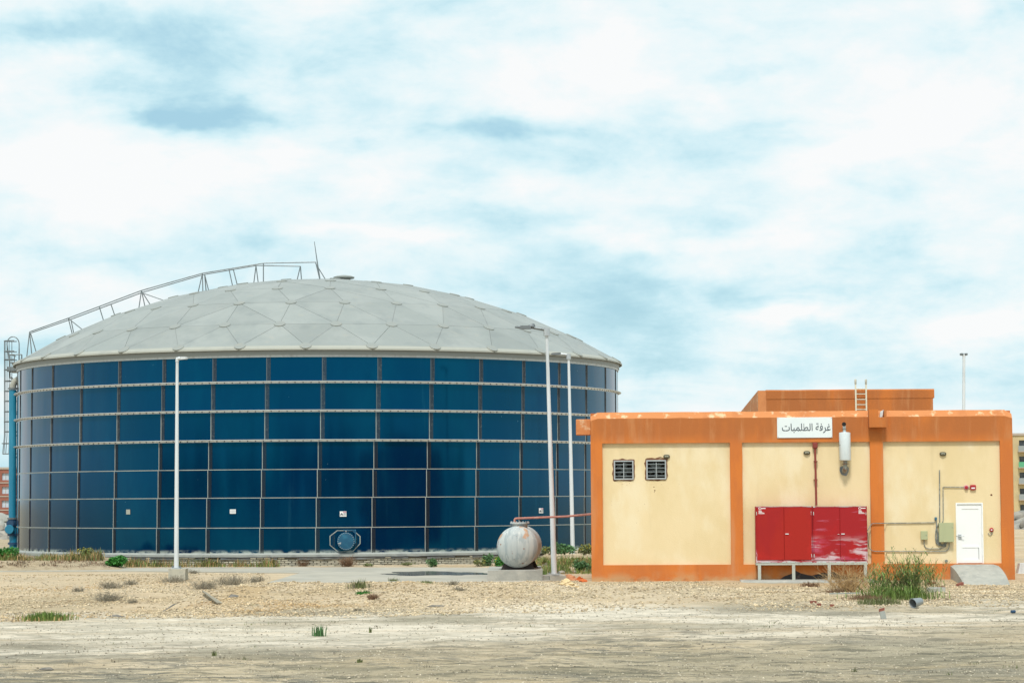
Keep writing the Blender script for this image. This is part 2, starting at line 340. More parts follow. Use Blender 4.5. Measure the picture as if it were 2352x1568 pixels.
def gnoise(x, y, s):
    return noise.fractal(Vector((x * s, y * s, 3.3)), .9, 2.1, 4)
def G_z(x, y):
    amp = 1.0
    if 91.5 < y < 113 and x < 6: amp = .1
    z = gbase(x, y); far = min(1, max(0, (abs(x) - 60) / 60)) 
    z += amp * ((.045 if y < 70 or x > 4 else .10) * gnoise(x, y, .35) + .028 * gnoise(x, y, 1.5)) * (1 - far)
    if 93 < y < 113 and x < 1.5 : z = min(z, -.165 if y < 112.5 and not (x < -17.4 and y > 111.6) else z)
    return z
def ax(segs):
    out = []
    for a, b, st in segs: out += list(np.arange(a, b, st))
    return out
xs = [-2600, -1200, -500, -200, -120, -80, -60] + ax([(-45, -28, .6), (-28, 28, .22), (28, 45, .6)]) + [45, 60, 80, 120, 200, 500, 1200, 2600]
ys = [-1500, -500, -200, -60, 0, 20, 30] + ax([(34, 124, .22), (124, 160, 2)]) + [160, 200, 260, 400, 700, 1300, 2800]
gv = [(x, y, G_z(x, y)) for y in ys for x in xs]
nx, ny = len(xs), len(ys)
gf = [(j * nx + i, j * nx + i + 1, (j + 1) * nx + i + 1, (j + 1) * nx + i) for j in range(ny - 1) for i in range(nx - 1)]
me = bpy.data.meshes.new('ground'); me.from_pydata(gv, [], gf); me.polygons.foreach_set('use_smooth', [True] * len(gf)); me.update()
gnd = bpy.data.objects.new('ground', me); COL.objects.link(gnd); tag(gnd, 'pale sandy gravel ground with whitish salt crust and dark tracks', kind='structure')

def G(px, py, lo=34):
    """point where the sight line through photo point px, py meets the ground"""
    d = ray(px, py); d = d / d.y; lo_, Y = lo, lo
    while Y < 400:
        if CAM.z + d.z * Y <= G_z(CAM.x + d.x * Y, Y): break
        lo_ = Y; Y += .6
    for _ in range(6):
        mY = (lo_ + Y) / 2
        if CAM.z + d.z * mY <= G_z(d.x * mY, mY): Y = mY
        else: lo_ = mY
    return CAM + d * Y

m = bpy.data.materials.new('gravel_ground'); m.use_nodes = True; T = NT(m.node_tree)
out = T.n('ShaderNodeOutputMaterial'); b = T.n('ShaderNodeBsdfPrincipled'); T.nt.links.new(b.outputs[0], out.inputs[0])
P = T.n('ShaderNodeNewGeometry').outputs['Position']; gx, gy, gz = T.xyz(P)
big = T.noise(P, .16, 5, .55, (.35, 1, 1)); med = T.noise(P, .9, 6, .6, (.45, 1, 1)); fine = T.noise(P, 14, 5, .7); mid2 = T.noise(P, 4.5, 5, .65, (.6, 1, 1)); vfine = T.noise(P, 45, 3, .7)
yn = T.math('MULTIPLY', T.math('SUBTRACT', T.noise(P, .10, 4, .55), .5), 9)
yw = T.math('ADD', T.math('MULTIPLY_ADD', gx, -.14, gy), yn); ynr = T.math('ADD', T.math('MULTIPLY_ADD', gx, -.42, gy), yn)
c = T.mix(T.ramp(med, .35, .65), (.47, .335, .19), (.63, .49, .32))
c = T.mix(T.ramp(big, .50, .64, 0, .75), c, (.40, .27, .12))
c = T.mix(T.ramp(T.noise(P, .35, 6, .65, (.6, 1, 1), off=(4, 4, 0)), .52, .68, 0, .7), c, (.30, .245, .165))                        # ochre earth showing through
whit = T.math('MULTIPLY', T.ramp(ynr, 52, 58), T.math('SUBTRACT', 1, T.ramp(yw, 71, 73)))
c = T.mix(T.math('MULTIPLY', whit, T.ramp(T.noise(P, .5, 6, .62, (.22, 1, 1)), .36, .52, .25, .95)), c, (.82, .735, .605))
nearf = T.math('SUBTRACT', 1, T.ramp(ynr, 49, 59))
c = T.mix(T.math('MULTIPLY', nearf, .75), c, T.mix(T.ramp(med, .4, .62), (.38, .30, .17), (.56, .46, .305)))
fade = T.math('MULTIPLY', T.math('SUBTRACT', 1, T.ramp(yw, 71.5, 74)), T.math('MULTIPLY_ADD', nearf, .35, .65))
for sc_, st_, lo_, hi_, amt, colr, of in ((.38, (.30, 1, 1), .485, .58, .80, (.25, .205, .13), (3, 0, 0)), (.8, (.42, .9, 1), .495, .57, 1.0, (.15, .14, .10), (9, 2, 0)), (1.8, (.45, .9, 1), .52, .58, 1.0, (.085, .085, .07), (1, 7, 0)), (5.0, (.6, 1.1, 1), .55, .61, 1.0, (.09, .09, .07), (2, 2, 0))):
    zone = T.ramp(T.noise(P, .12, 4, .6, (.5, 1, 1), off=of), .44, .56, .12, 1)
    mk = T.math('MULTIPLY', T.math('MULTIPLY', T.ramp(T.noise(P, sc_, 7, .68, st_, off=of), lo_, hi_), fade), T.math('MULTIPLY', zone, amt))
    c = T.mix(mk, c, colr)
PATCH = [(150, 1387, 190, 15, (.37, .285, .165), .8), (560, 1368, 60, 12, (.47, .30, .12), .75), (1165, 1348, 45, 8, (.47, .31, .14), .7), (700, 1392, 90, 6, (.42, .29, .14), .5),
         (760, 1409, 260, 7, (.235, .205, .14), .8), (1750, 1398, 190, 7, (.20, .18, .13), .85), (1960, 1408, 110, 5, (.16, .15, .11), .8), (2180, 1403, 50, 4, (.17, .15, .11), .8),
         (90, 1487, 150, 6, (.22, .20, .15), .75), (560, 1494, 190, 6, (.24, .22, .16), .75), (1000, 1424, 160, 7, (.25, .23, .165), .7), (1560, 1440, 200, 7, (.27, .235, .155), .6),
         (1130, 1360, 320, 26, (.64, .505, .345), .5), (300, 1330, 420, 16, (.60, .475, .32), .5), (1620, 1352, 380, 22, (.56, .455, .315), .5), (2040, 1385, 200, 16, (.45, .35, .21), .6),
         (1700, 1530, 420, 30, (.34, .285, .185), .7), (2150, 1500, 300, 24, (.27, .245, .17), .65), (900, 1540, 300, 18, (.50, .40, .25), .6), (2050, 1470, 260, 9, (.20, .185, .14), .6), (2250, 1545, 260, 10, (.17, .165, .13), .7),
         (1350, 1405, 300, 14, (.84, .76, .63), .55), (760, 1455, 500, 22, (.84, .76, .63), .45), (300, 1440, 330, 20, (.82, .74, .60), .4)]
en = T.math('MULTIPLY', T.math('SUBTRACT', T.noise(P, .7, 6, .65, (.5, 1, 1)), .5), 2.6)
for (px_, py_, sx_, sy_, col_, am_) in PATCH:
    pg = G(px_, py_); wx = sx_ * pg.y / F; wy = max(.25, sy_ * pg.y ** 2 / (F * 3.1))
    dx = T.math('MULTIPLY', T.math('SUBTRACT', gx, pg.x), 1 / wx); dy = T.math('MULTIPLY', T.math('SUBTRACT', gy, pg.y), 1 / wy)
    r2 = T.math('ADD', T.math('ADD', T.math('MULTIPLY', dx, dx), T.math('MULTIPLY', dy, dy)), en)
    c = T.mix(T.ramp(r2, 1.5, .1, 0, am_) if False else T.math('MULTIPLY', T.math('SUBTRACT', 1, T.ramp(r2, .1, 1.5)), am_), c, col_)
# brown earth of the left bank
bank = T.math('MULTIPLY', T.ramp(gy, 111.2, 112), T.math('SUBTRACT', 1, T.ramp(gx, -18.5, -17)))
c = T.mix(T.math('MULTIPLY', bank, .7), c, T.mix(T.ramp(mid2, .4, .6), (.22, .165, .095), (.42, .33, .21)))
c = T.mix(T.ramp(mid2, .3, .7, 0, .28), c, (.30, .25, .17))
c = T.mix(T.ramp(fine, .55, .72, 0, .42), c, (.19, .155, .11)); c = T.mix(T.ramp(fine, .28, .42, .5, 0), c, (.74, .68, .55))
c = T.mix(T.ramp(vfine, .35, .65, .35, 0), c, (.70, .64, .52))
lfade = T.math('MULTIPLY', T.math('SUBTRACT', 1, T.ramp(yw, 70, 73)), T.math('MULTIPLY_ADD', nearf, .45, .3))
for sc_, st_, lo_, hi_, amt, colr, of in ((.9, (.36, 1, 1), .52, .60, .8, (.21, .19, .13), (6, 1, 0)), (2.0, (.45, 1, 1), .54, .60, .9, (.12, .115, .085), (2, 8, 0)), (.22, (.5, 1, 1), .53, .62, .5, (.24, .215, .15), (5, 5, 0)), (7, (.4, 1, 1), .575, .62, .8, (.09, .085, .065), (3, 3, 0))):
    c = T.mix(T.math('MULTIPLY', T.math('MULTIPLY', T.ramp(T.noise(P, sc_, 8, .66, st_, off=of), lo_, hi_), lfade), amt), c, colr)
T.put(b.inputs['Base Color'], c); b.inputs['Roughness'].default_value = 1; b.inputs['Specular IOR Level'].default_value = .1
bp = T.n('ShaderNodeBump'); bp.inputs['Strength'].default_value = .9; bp.inputs['Distance'].default_value = .06
T.put(bp.inputs['Height'], T.math('ADD', fine, T.math('MULTIPLY', mid2, 1.5))); T.nt.links.new(bp.outputs[0], b.inputs['Normal'])
gnd.data.materials.append(m)

# path (strip at the left, wide slab at the centre)
def GP(px, py, z):
    d = ray(px, py); t = (z - CAM.z) / d.z; return CAM + d * t
pz = -.13
cut = [(-60, 1303.5), (-60, 1311.5), (300, 1311), (690, 1314.5), (613, 1337), (900, 1338.5), (1150, 1337), (1262, 1333), (1300, 1322), (1262, 1306), (1100, 1302.5), (700, 1301.5), (300, 1302.5)]
pts = []
for i, (a, b_) in enumerate(cut):
    a2, b2 = cut[(i + 1) % len(cut)]
    n_ = max(1, int(abs(a2 - a) / 40))
    for k in range(n_): pts.append((a + (a2 - a) * k / n_, b_ + (b2 - b_) * k / n_ + (random.uniform(-.4, .4))))
top = [GP(a, b_, pz) for a, b_ in pts]
mb = MB(); n = len(top)
mb.add(top + [Vector((p.x, p.y, pz - .12)) for p in top], [tuple(range(n))] + [(i, n + i, n + (i + 1) % n, (i + 1) % n) for i in range(n)])
tag(mb.build('path', CONC_PATH, smooth=None), 'worn grey concrete path and slab in front of the blue tank', kind='structure')
# puddle
pp = []
for k in range(48):
    a = 2 * math.pi * k / 48; r = 1 + .18 * math.sin(3 * a + 1) + .12 * math.sin(7 * a) + .06 * math.sin(13 * a)
    pp.append(GP(1000 + 122 * math.cos(a) * (r if abs(math.cos(a)) > .6 else 1), 1316.2 + 4.6 * math.sin(a) * r, pz + .004))
tag(MB().add(pp, [tuple(range(47, -1, -1))]).build('puddle', WATER, smooth=None), 'thin dark puddle of water on the concrete slab left of the grey vessel', kind='structure')

# ------------------------------------------------------------------ gravel stones (stuff)
def stones(name, n, ymin, ymax, smin, smax, m, label, xfun=None):
    oc = np.array([(1, 0, 0), (-1, 0, 0), (0, 1, 0), (0, -1, 0), (0, 0, 1), (0, 0, -1)], float)
    tf = np.array([(0, 2, 4), (2, 1, 4), (1, 3, 4), (3, 0, 4), (2, 0, 5), (1, 2, 5), (3, 1, 5), (0, 3, 5)])
    V = []; cnt = 0
    pos = []
    while len(pos) < n:
        y = ymin + (ymax - ymin) * random.random() ** 1.15; x = random.uniform(-.225, .225) * y
        if gnoise(x, y, .22) < random.uniform(-.9, .35): continue
        if ymin > 50 and y < 70.0 + .14 * x + 3 * gnoise(x, 5, .12) + 2.5 * random.random() ** 2 * (1 if random.random() < .8 else 0): continue
        if ((x + 15) / 3.6) ** 2 + ((y - 76) / 2.6) ** 2 < 1 + .6 * gnoise(x, y, .8) and random.random() < .85: continue
        if y > 92.5 and not (x / y < -.1 and y < 106.5): continue
        if y > 88.0 and x > 2.4: continue
        if y > 87.0 and 8.0 < x < 13.4: continue
        pos.append((x, y, G_z(x, y)))
    pos = np.array(pos)
    s = smin + (smax - smin) * rng.random(n) ** 3
    sc = s[:, None, None] * rng.uniform(.6, 1.25, (n, 6, 1)); sc = sc * np.array([1, 1, .62])
    a = rng.uniform(0, 6.28, n); ca, sa = np.cos(a)[:, None], np.sin(a)[:, None]
    q = oc[None] * sc + rng.normal(0, .12, (n, 6, 3)) * s[:, None, None]
    qx = q[:, :, 0] * ca - q[:, :, 1] * sa; qy = q[:, :, 0] * sa + q[:, :, 1] * ca
    q = np.stack([qx, qy, q[:, :, 2]], 2) + pos[:, None, :] + np.array([0, 0, .15]) * s[:, None, None]
    fs = (tf[None] + (np.arange(n) * 6)[:, None, None]).reshape(-1, 3)
    me = bpy.data.meshes.new(name); me.vertices.add(n * 6); me.vertices.foreach_set('co', q.reshape(-1))
    me.loops.add(fs.size); me.polygons.add(len(fs)); me.loops.foreach_set('vertex_index', fs.reshape(-1)); me.polygons.foreach_set('loop_start', np.arange(len(fs)) * 3)
    me.update(calc_edges=True); me.validate(); me.materials.append(m)
    o = bpy.data.objects.new(name, me); COL.objects.link(o); return tag(o, label, 'gravel', kind='stuff')
stones('gravel', 100000, 67, 106.5, .010, .058, STONE, 'loose pale gravel heaped in front of the slab and building')
stones('pebbles', 30000, 36, 74, .006, .034, PEBBLE, 'fine pebbles scattered over the salty foreground ground')

# ------------------------------------------------------------------ storage tank
TR = 16.27; TY = 135.6
tc0 = W(736, 1148, TY); TX = tc0.x
FRONT = TY - TR
def tz(py): return W(736, py, FRONT).z
zr = [tz(y) for y in (815, 877, 943, 1011, 1077, 1142, 1211, 1271)]
ZB = zr[-1]
tank = thing('storage_tank', (TX, TY, ZB), 'huge round dark blue bolted steel storage tank with grey panelled dome roof', 'storage tank')
NP = 38; DTH = 2 * math.pi / NP
FA = math.atan2(-TX, TY)   # direction from the tank to the camera, as offset from -Y
def tp(r, th, z):          # th = 0 faces the camera, positive to the right; local to the tank
    a = th - math.atan2(-TX, -TY) - math.pi if False else th
    vx = math.sin(a + CAMANG); vy = -math.cos(a + CAMANG)
    return Vector((r * vx, r * vy, z))
CAMANG = math.atan2(-TX, TY)
shift = [0, -3, -4.5, -10, -12, -14.5, -16]
seam0 = 5 / 776
core = MB()
for (r, z0, z1) in ((TR - .05, zr[7] + .0, zr[0] - .02),):
    N = NP * 3
    vs = [tp(r, 2 * math.pi * k / N, z0) + Vector((TX, TY, 0)) for k in range(N)] + [tp(r, 2 * math.pi * k / N, z1) + Vector((TX, TY, 0)) for k in range(N)]
    core.add(vs, [(k, (k + 1) % N, N + (k + 1) % N, N + k) for k in range(N)])
core.build('inner_shell', PIPEDARK, tank)
bolts = MB(); bolts2 = MB()
SG = 6
for row in range(7):
    z1, z0 = zr[row] - ZB, zr[row + 1] - ZB
    g = .012; a0 = g / TR; a1 = DTH - g / TR
    vs = []; ro = TR; ri = TR - .03
    for k in range(SG + 1):
        a = a0 + (a1 - a0) * k / SG
        # plates are rolled slightly flatter than the circle, which breaks up the reflections
        rr = ro - .006 * math.sin(math.pi * k / SG)
        for (r, z) in ((rr, z0 + .012), (rr, z1 - .012), (ri, z1 - .012), (ri, z0 + .012)): vs.append((r * math.sin(a), -r * math.cos(a), z))
    fs = []
    for k in range(SG):
        o = k * 4
        for q in range(4): w_ = (q + 1) % 4; fs.append((o + q, o + 4 + q, o + 4 + w_, o + w_))
    fs += [(0, 1, 2, 3), (SG * 4 + 3, SG * 4 + 2, SG * 4 + 1, SG * 4)]
    me = bpy.data.meshes.new('wall_panel'); me.from_pydata(vs, [], fs); me.materials.append(BLUE)
    me.polygons.foreach_set('use_smooth', [True] * len(fs)); me.set_sharp_from_angle(angle=R(30)); me.update()
    # vertical sealed lap strip
    sm = MB(); z0s, z1s = z0 + .02, z1 - .02
    def arcbox(mb_, ra, rb, t0, t1, za, zb): 
        mb_.hexa([(ra * math.sin(t0), -ra * math.cos(t0), za), (ra * math.sin(t1), -ra * math.cos(t1), za), (rb * math.sin(t1), -rb * math.cos(t1), za), (rb * math.sin(t0), -rb * math.cos(t0), za),
                  (ra * math.sin(t0), -ra * math.cos(t0), zb), (ra * math.sin(t1), -ra * math.cos(t1), zb), (rb * math.sin(t1), -rb * math.cos(t1), zb), (rb * math.sin(t0), -rb * math.cos(t0), zb)])
    arcbox(sm, TR + .012, TR - .04, -.018 / TR, .014 / TR, z0s, z1s)
    sme = bpy.data.meshes.new('seam_sealant'); sme.from_pydata([tuple(p) for p in sm.v], [], sm.f); sme.materials.append(SEAL if row >= 2 else DARKSEAL); sme.update()
    base_a = seam0 + shift[row] / 776 + CAMANG
    for k in range(NP):
        inst('wall_panel', me, tank, rot=(0, 0, base_a + k * DTH))
        th = (seam0 + shift[row] / 776 + k * DTH + math.pi) % (2 * math.pi) - math.pi
        if abs(th) < 1.62:
            inst('seam_sealant', sme, tank, rot=(0, 0, base_a + k * DTH))
            nb = 24
            for j in range(nb):
                for q in (0, 1, 2):
                    zc = z0 + .06 + (z1 - z0 - .12) * (j + (.5 if q == 1 else 0)) / nb
                    p = tp(TR + .012, th + (.055 + .055 * q) / TR, zc + ZB) + Vector((TX, TY, 0)); nrm = (p - Vector((TX, TY, p.z))).normalized(); t_ = Vector((-nrm.y, nrm.x, 0))
                    (bolts if (row < 3) else bolts2).obox(p, t_ * .017, nrm * .016, Vector((0, 0, .016)))
o = bolts.build('bolt_rows', BOLT, tank, smooth=None); o['kind'] = 'stuff'; o['label'] = 'rows of rust-tinged bolt heads along the upper plate seams'
o = bolts2.build('bolt_rows', BOLT_BLACK, tank, smooth=None); o['kind'] = 'stuff'; o['label'] = 'rows of dark bolt caps along the lower plate seams'
def ringmesh(prof, N=152):
    """prof: list of (r, z) closed profile"""
    mb_ = MB(); n_ = len(prof); vs = []
    for k in range(N):
        for (r, z) in prof: vs.append(tp(r, 2 * math.pi * k / N, z) + Vector((TX, TY, 0)))
    fs = []
    for k in range(N):
        l = (k + 1) % N
        for q in range(n_): w_ = (q + 1) % n_; fs.append((k * n_ + q, l * n_ + q, l * n_ + w_, k * n_ + w_))
    return mb_.add(vs, fs)
for i in (1, 2, 3):
    z = zr[i]
    rg = ringmesh([(TR - .02, z - .05), (TR + .02, z - .05), (TR + .03, z + .035), (TR + .20, z + .040), (TR + .20, z + .055), (TR - .02, z + .055)]).build('stiffener_ring', RING, tank)
    bb = MB(); NB = NP * 7
    for k in range(NB):
        th = 2 * math.pi * k / NB + .02
        if abs((th + math.pi) % (2 * math.pi) - math.pi) > 1.65: continue
        p = tp(TR + .03, th, z - .012) + Vector((TX, TY, 0)); nrm = (p - Vector((TX, TY, p.z))).normalized(); t_ = Vector((-nrm.y, nrm.x, 0))
        bb.obox(p, t_ * .022, nrm * .02, Vector((0, 0, .020)))
    o = bb.build('ring_bolt', BOLT_BLACK, rg, smooth=None); o['kind'] = 'stuff'
for i in (4, 5, 6):
    ringmesh([(TR - .03, zr[i] - .018), (TR + .016, zr[i] - .018), (TR + .016, zr[i] + .018), (TR - .03, zr[i] + .018)]).build('horizontal_seam', SEAL, tank)
ringmesh([(TR - .02, zr[0] - .09), (TR + .05, zr[0] - .09), (TR + .06, zr[0] + .02), (TR - .02, zr[0] + .02)]).build('top_angle', GALV, tank)
ringmesh([(TR - .02, ZB - .06), (TR + .10, ZB - .06), (TR + .03, ZB + .03), (TR - .02, ZB + .05)]).build('base_lip', SEAL, tank)

# dome roof
ZE = W(736, 806, FRONT - .3).z; ZE0 = ZE
zn = W(736, 794, FRONT).z                     # level of the edge nodes
ZA = W(736, 641, TY).z - .1                    # apex
RB = TR + .05; hh = ZA - zn; RS = (RB * RB + hh * hh) / (2 * hh)
def dz(r): return ZA - (RS - math.sqrt(max(0, RS * RS - r * r)))
roof = MB()
rings = [(2.7, 6, .3), (5.4, 13, .1), (8.25, 19, .06), (11.2, 26, .11), (14.15, 32, .055), (RB, 32, .055 + math.pi / 32)]
nodes = []
for r, cnt, off in rings:
    nodes.append([(off + 2 * math.pi * k / cnt, r) for k in range(cnt)])
def np3(th, r, jit=0):
    p = tp(r, th, dz(r)); return Vector((p.x + TX, p.y + TY, p.z))
tris = []; strut = set()
pos = []; idx = []
pos.append(np3(0, .001)); 
for rn in nodes: idx.append(list(range(len(pos), len(pos) + len(rn)))); pos += [np3(t, r) for t, r in rn]
for k in range(6): tris.append((0, idx[0][k], idx[0][(k + 1) % 6]))
for a in range(len(nodes) - 1):
    A_, B_ = nodes[a], nodes[a + 1]; na, nb = len(A_), len(B_); i = 0
    # greedy strip between two rings with different node counts
    j = min(range(nb), key=lambda q: abs(((B_[q][0] - A_[0][0] + math.pi) % (2 * math.pi)) - math.pi)); j0 = j
    ca = cb_ = 0
    while ca < na or cb_ < nb:
        ta = A_[0][0] + 2 * math.pi * (ca + 1) / na; tb = B_[j0][0] + 2 * math.pi * (cb_ + 1) / nb
        base_shift = ((B_[j0][0] - A_[0][0] + math.pi) % (2 * math.pi)) - math.pi
        tb = A_[0][0] + base_shift + 2 * math.pi * (cb_ + 1) / nb
        ia, ja = idx[a][ca % na], idx[a + 1][(j0 + cb_) % nb]
        if cb_ >= nb or (ca < na and ta < tb): tris.append((ia, ja, idx[a][(ca + 1) % na])); ca += 1
        else: tris.append((ia, ja, idx[a + 1][(j0 + cb_ + 1) % nb])); cb_ += 1
for a, b_, c_ in tris:
    for e in ((a, b_), (b_, c_), (c_, a)): strut.add((min(e), max(e)))
cen = Vector((TX, TY, ZA - RS))
for a, b_ in strut:
    p, q = pos[a], pos[b_]; up = ((p + q) / 2 - cen).normalized(); roof.bar(p - up * .035, q - up * .035, .11, .06, up)
dome = roof.build('dome_roof', BATTEN, tank); dome['label'] = 'grey aluminium dome roof of flat triangular panels'
for (a, b_, c_) in tris:
    P3 = [pos[a], pos[b_], pos[c_]]; ce = sum(P3, Vector()) / 3; nrm = (P3[1] - P3[0]).cross(P3[2] - P3[0]).normalized()
    if nrm.dot(ce - cen) < 0: P3 = [P3[0], P3[2], P3[1]]; nrm = -nrm
    Q = []
    for i in range(3):
        p = P3[i]; e1 = (P3[(i + 1) % 3] - p).normalized(); e2 = (P3[(i + 2) % 3] - p).normalized(); si = e1.cross(e2).length
        Q.append(p + (e1 + e2) * (.009 / si))
    rv = random.uniform(-.004, .004)
    mids = [(Q[i] + Q[(i + 1) % 3]) / 2 for i in range(3)]; ci = sum(Q, Vector()) / 3
    dip = random.uniform(.02, .05)
    L = [Q[0], mids[0], Q[1], mids[1], Q[2], mids[2], ci - nrm * dip]; L = [p + nrm * (.02 + rv) for p in L]
    bot = [p - nrm * .03 for p in L[:6]]
    fs = [(i, (i + 1) % 6, 6) for i in range(6)] + [((i + 1) % 6, i, 7 + i, 7 + (i + 1) % 6) for i in range(6)]
    mb = MB(); mb.add(L + bot, fs); mb.build('roof_panel', ALU, dome, smooth=20)
dm = MB(); dm.lathe([(.285, -.04), (.285, .008), (.26, .018), (.05, .024)], n=20)
dme = bpy.data.meshes.new('gusset_cover'); dme.from_pydata([tuple(p) for p in dm.v], [], dm.f); dme.materials.append(DISC); dme.update()
for i, p in enumerate(pos[1:]):
    nrm = (p - cen).normalized(); o = inst('gusset_cover', dme, dome, p + nrm * .03 - ORG[tank.name]); o.rotation_euler = nrm.to_track_quat('Z', 'Y').to_euler()
# edge flashing in 32 lengths
for k in range(32):
    t0 = rings[4][2] + 2 * math.pi * k / 32 + math.pi / 32; t1 = t0 + 2 * math.pi / 32
    prof = [(RB, zn + .02), (RB + .20, zn - .12), (RB + .21, zn - .20), (RB + .18, zn - .20), (RB + .17, zn - .14), (RB, zn - .02)]
    vs = []; S_ = 4
    for s_ in range(S_ + 1):
        t = t0 + .0006 + (t1 - t0 - .0012) * s_ / S_
        flat = 1.0
        for r, z in prof: q = tp(r * flat, t, z); vs.append(Vector((q.x + TX, q.y + TY, z)))
    n_ = len(prof); fs = [(s_ * n_ + q, (s_ + 1) * n_ + q, (s_ + 1) * n_ + (q + 1) % n_, s_ * n_ + (q + 1) % n_) for s_ in range(S_) for q in range(n_)]
    fs += [tuple(range(n_ - 1, -1, -1)), tuple(S_ * n_ + q for q in range(n_))]
    MB().add(vs, fs).build('eave_flashing', EAVE, dome, smooth=25)
ringmesh([(TR - .1, zr[0] + .02), (RB + .05, zr[0] + .02), (RB + .05, zn - .03), (TR - .1, zn - .03)]).build('eave_gap', BATTEN, dome)
# vent cap near the top
vc = W(790, 646, TY - 1.5); vz = dz(math.hypot(vc.x - TX, vc.y - TY))
MB().lathe([(.36, -.1), (.36, .06), (.56, .06), (.58, .13), (.40, .20), (.1, .24)], (vc.x, vc.y, vz), n=28).build('vent_cap', DISC, dome)
# bracket end on right of the eave
# guard rails climbing the dome on the left
rail = MB()
YR = (TY - .3, TY + .55)
A1 = [(68, 762), (157, 730.5), (325, 667), (465, 627.5), (605, 604.5), (725, 602)]
A2 = [(72, 764), (163, 733), (325, 672), (465, 631), (590, 609.5), (690, 611.5)]
for arr, yv in ((A1, YR[0]), (A2, YR[1])): rail.tube([W(a, b_, yv) for a, b_ in arr], .033, 6)
gr = rail.build('guard_rail', GALV_DARK, dome)
def leg(top_, bot, yv, dy=0):
    p = W(top_[0], top_[1], yv); q = W(bot[0], bot[1], yv); q.y += dy
    rr = math.hypot(q.x - TX, q.y - TY)
    q.z = dz(rr) if rr < RB else zn - .05
    MB().tube([p, q], .03, 6).build('post', GALV_DARK, gr)
for yv, L in ((YR[0], [((68, 762), (60, 815)), ((68, 762), (74, 815)), ((70, 764), (86, 812)), ((157, 731), (168, 768)), ((157, 731), (196, 768)), ((228, 704), (240, 740)), ((325, 667), (318, 712)),
                       ((325, 667), (334, 711)), ((325, 668), (348, 711)), ((325, 672), (386, 704)), ((465, 628), (454, 672)), ((465, 628), (466, 672)), ((526, 618), (535, 660)), ((605, 605), (605, 651)), ((725, 602), (735, 644)), ((725, 605), (749, 643))]),
              (YR[1], [((163, 733), (172, 766)), ((255, 699), (268, 730)), ((470, 630), (481, 670)), ((470, 630), (474, 670)), ((536, 619), (547, 659)), ((588, 610), (582, 654)), ((588, 610), (594, 652)), ((690, 611), (681, 645)), ((690, 611), (693, 645))])):
    for a, b_ in L: leg(a, b_, yv)
MB().tube([W(735, 644, TY - .3), W(727, 590, TY - .3), W(722, 555, TY - .3)], [.05, .03, .018], 6).build('lightning_rod', GALV_DARK, dome)
# walk boards along the left edge of the dome
wk = MB()
for k in range(18):
    xa = TX - 15.6 + k * .78; xb = xa + .72
    ya = TY - .1
    za, zb = dz(abs(xa - TX)) + .09, dz(abs(xb - TX)) + .09
    wk.hexa([(xa, ya, za), (xb, ya, zb), (xb, ya + .6, zb), (xa, ya + .6, za), (xa, ya, za + .04), (xb, ya, zb + .04), (xb, ya + .6, zb + .04), (xa, ya + .6, za + .04)])
wk.build('walkway', DISC, dome)

# panels' notices
def on_tank(px, py, wpx, hpx, off=.012):
    """frame on the tank skin at a photo point: origin, right, out"""
    d = ray(px, py); Y = FRONT - 2
    while True:
        p = CAM + d * (Y / d.y)
        if math.hypot(p.x - TX, p.y - TY) <= TR: break
        Y += .01
    n_ = Vector((p.x - TX, p.y - TY, 0)).normalized(); r_ = Vector((-n_.y, n_.x, 0))
    k = p.y / F
    return p, n_, r_, wpx * k / max(.3, r_.x if r_.x > 0 else .3), hpx * k
for (px, py, w_, h_, kind) in ((295, 1175, 10, 11, 0), (535, 1174, 14, 10, 1), (788, 1179.5, 15, 12, 2), (1242, 1172, 9.5, 11.5, 2)):
    p, n_, r_, ww, hw = on_tank(px, py, w_, h_)
    mb = MB(); mb.obox(p + n_ * .02, r_ * ww / 2, n_ * .006, Vector((0, 0, hw / 2)))
    o = mb.build('notice_plate', INKW if kind else EAVE, tank, smooth=None)
    if kind == 2:
        o['label'] = 'white warning notice with red header and black figure'
        q = MB(); q.obox(p + n_ * .028 + r_ * ww * .24 + Vector((0, 0, hw * .36)), r_ * ww * .24, n_ * .003, Vector((0, 0, hw * .09))); q.build('header', PINK, o, smooth=None)
        q = MB(); c0 = p + n_ * .028 - r_ * ww * .22
        q.lathe([(hw * .09, -.003), (hw * .09, .003)], c0 + Vector((0, 0, hw * .10)), n_, 10)
        for dx, dzz, l in ((0, -.08, .18), (-.12, -.2, .18), (.12, -.2, .18), (0, -.02, .34)):
            if l == .34: q.bar(c0 - r_ * ww * .18 + Vector((0, 0, -hw * .10)), c0 + r_ * ww * .18 + Vector((0, 0, -hw * .06)), .02, .03)
            else: q.bar(c0, c0 + r_ * ww * dx * 1.5 + Vector((0, 0, hw * dzz * 1.3)), .02, .035)
        q.build('pictogram', INK, o, smooth=None)
        q = MB()
        for k in range(5): q.obox(p + n_ * .028 + r_ * ww * .24 + Vector((0, 0, hw * (.18 - .12 * k))), r_ * ww * .2, n_ * .002, Vector((0, 0, .006)))
        q.build('fine_print', GALV_DARK, o, smooth=None)
    elif kind == 1:
        q = MB()
        for k in range(5): q.obox(p + n_ * .028 + Vector((0, 0, hw * (.34 - .16 * k))), r_ * ww * .42, n_ * .002, Vector((0, 0, .006)))
        q.build('fine_print', GALV, o, smooth=None)
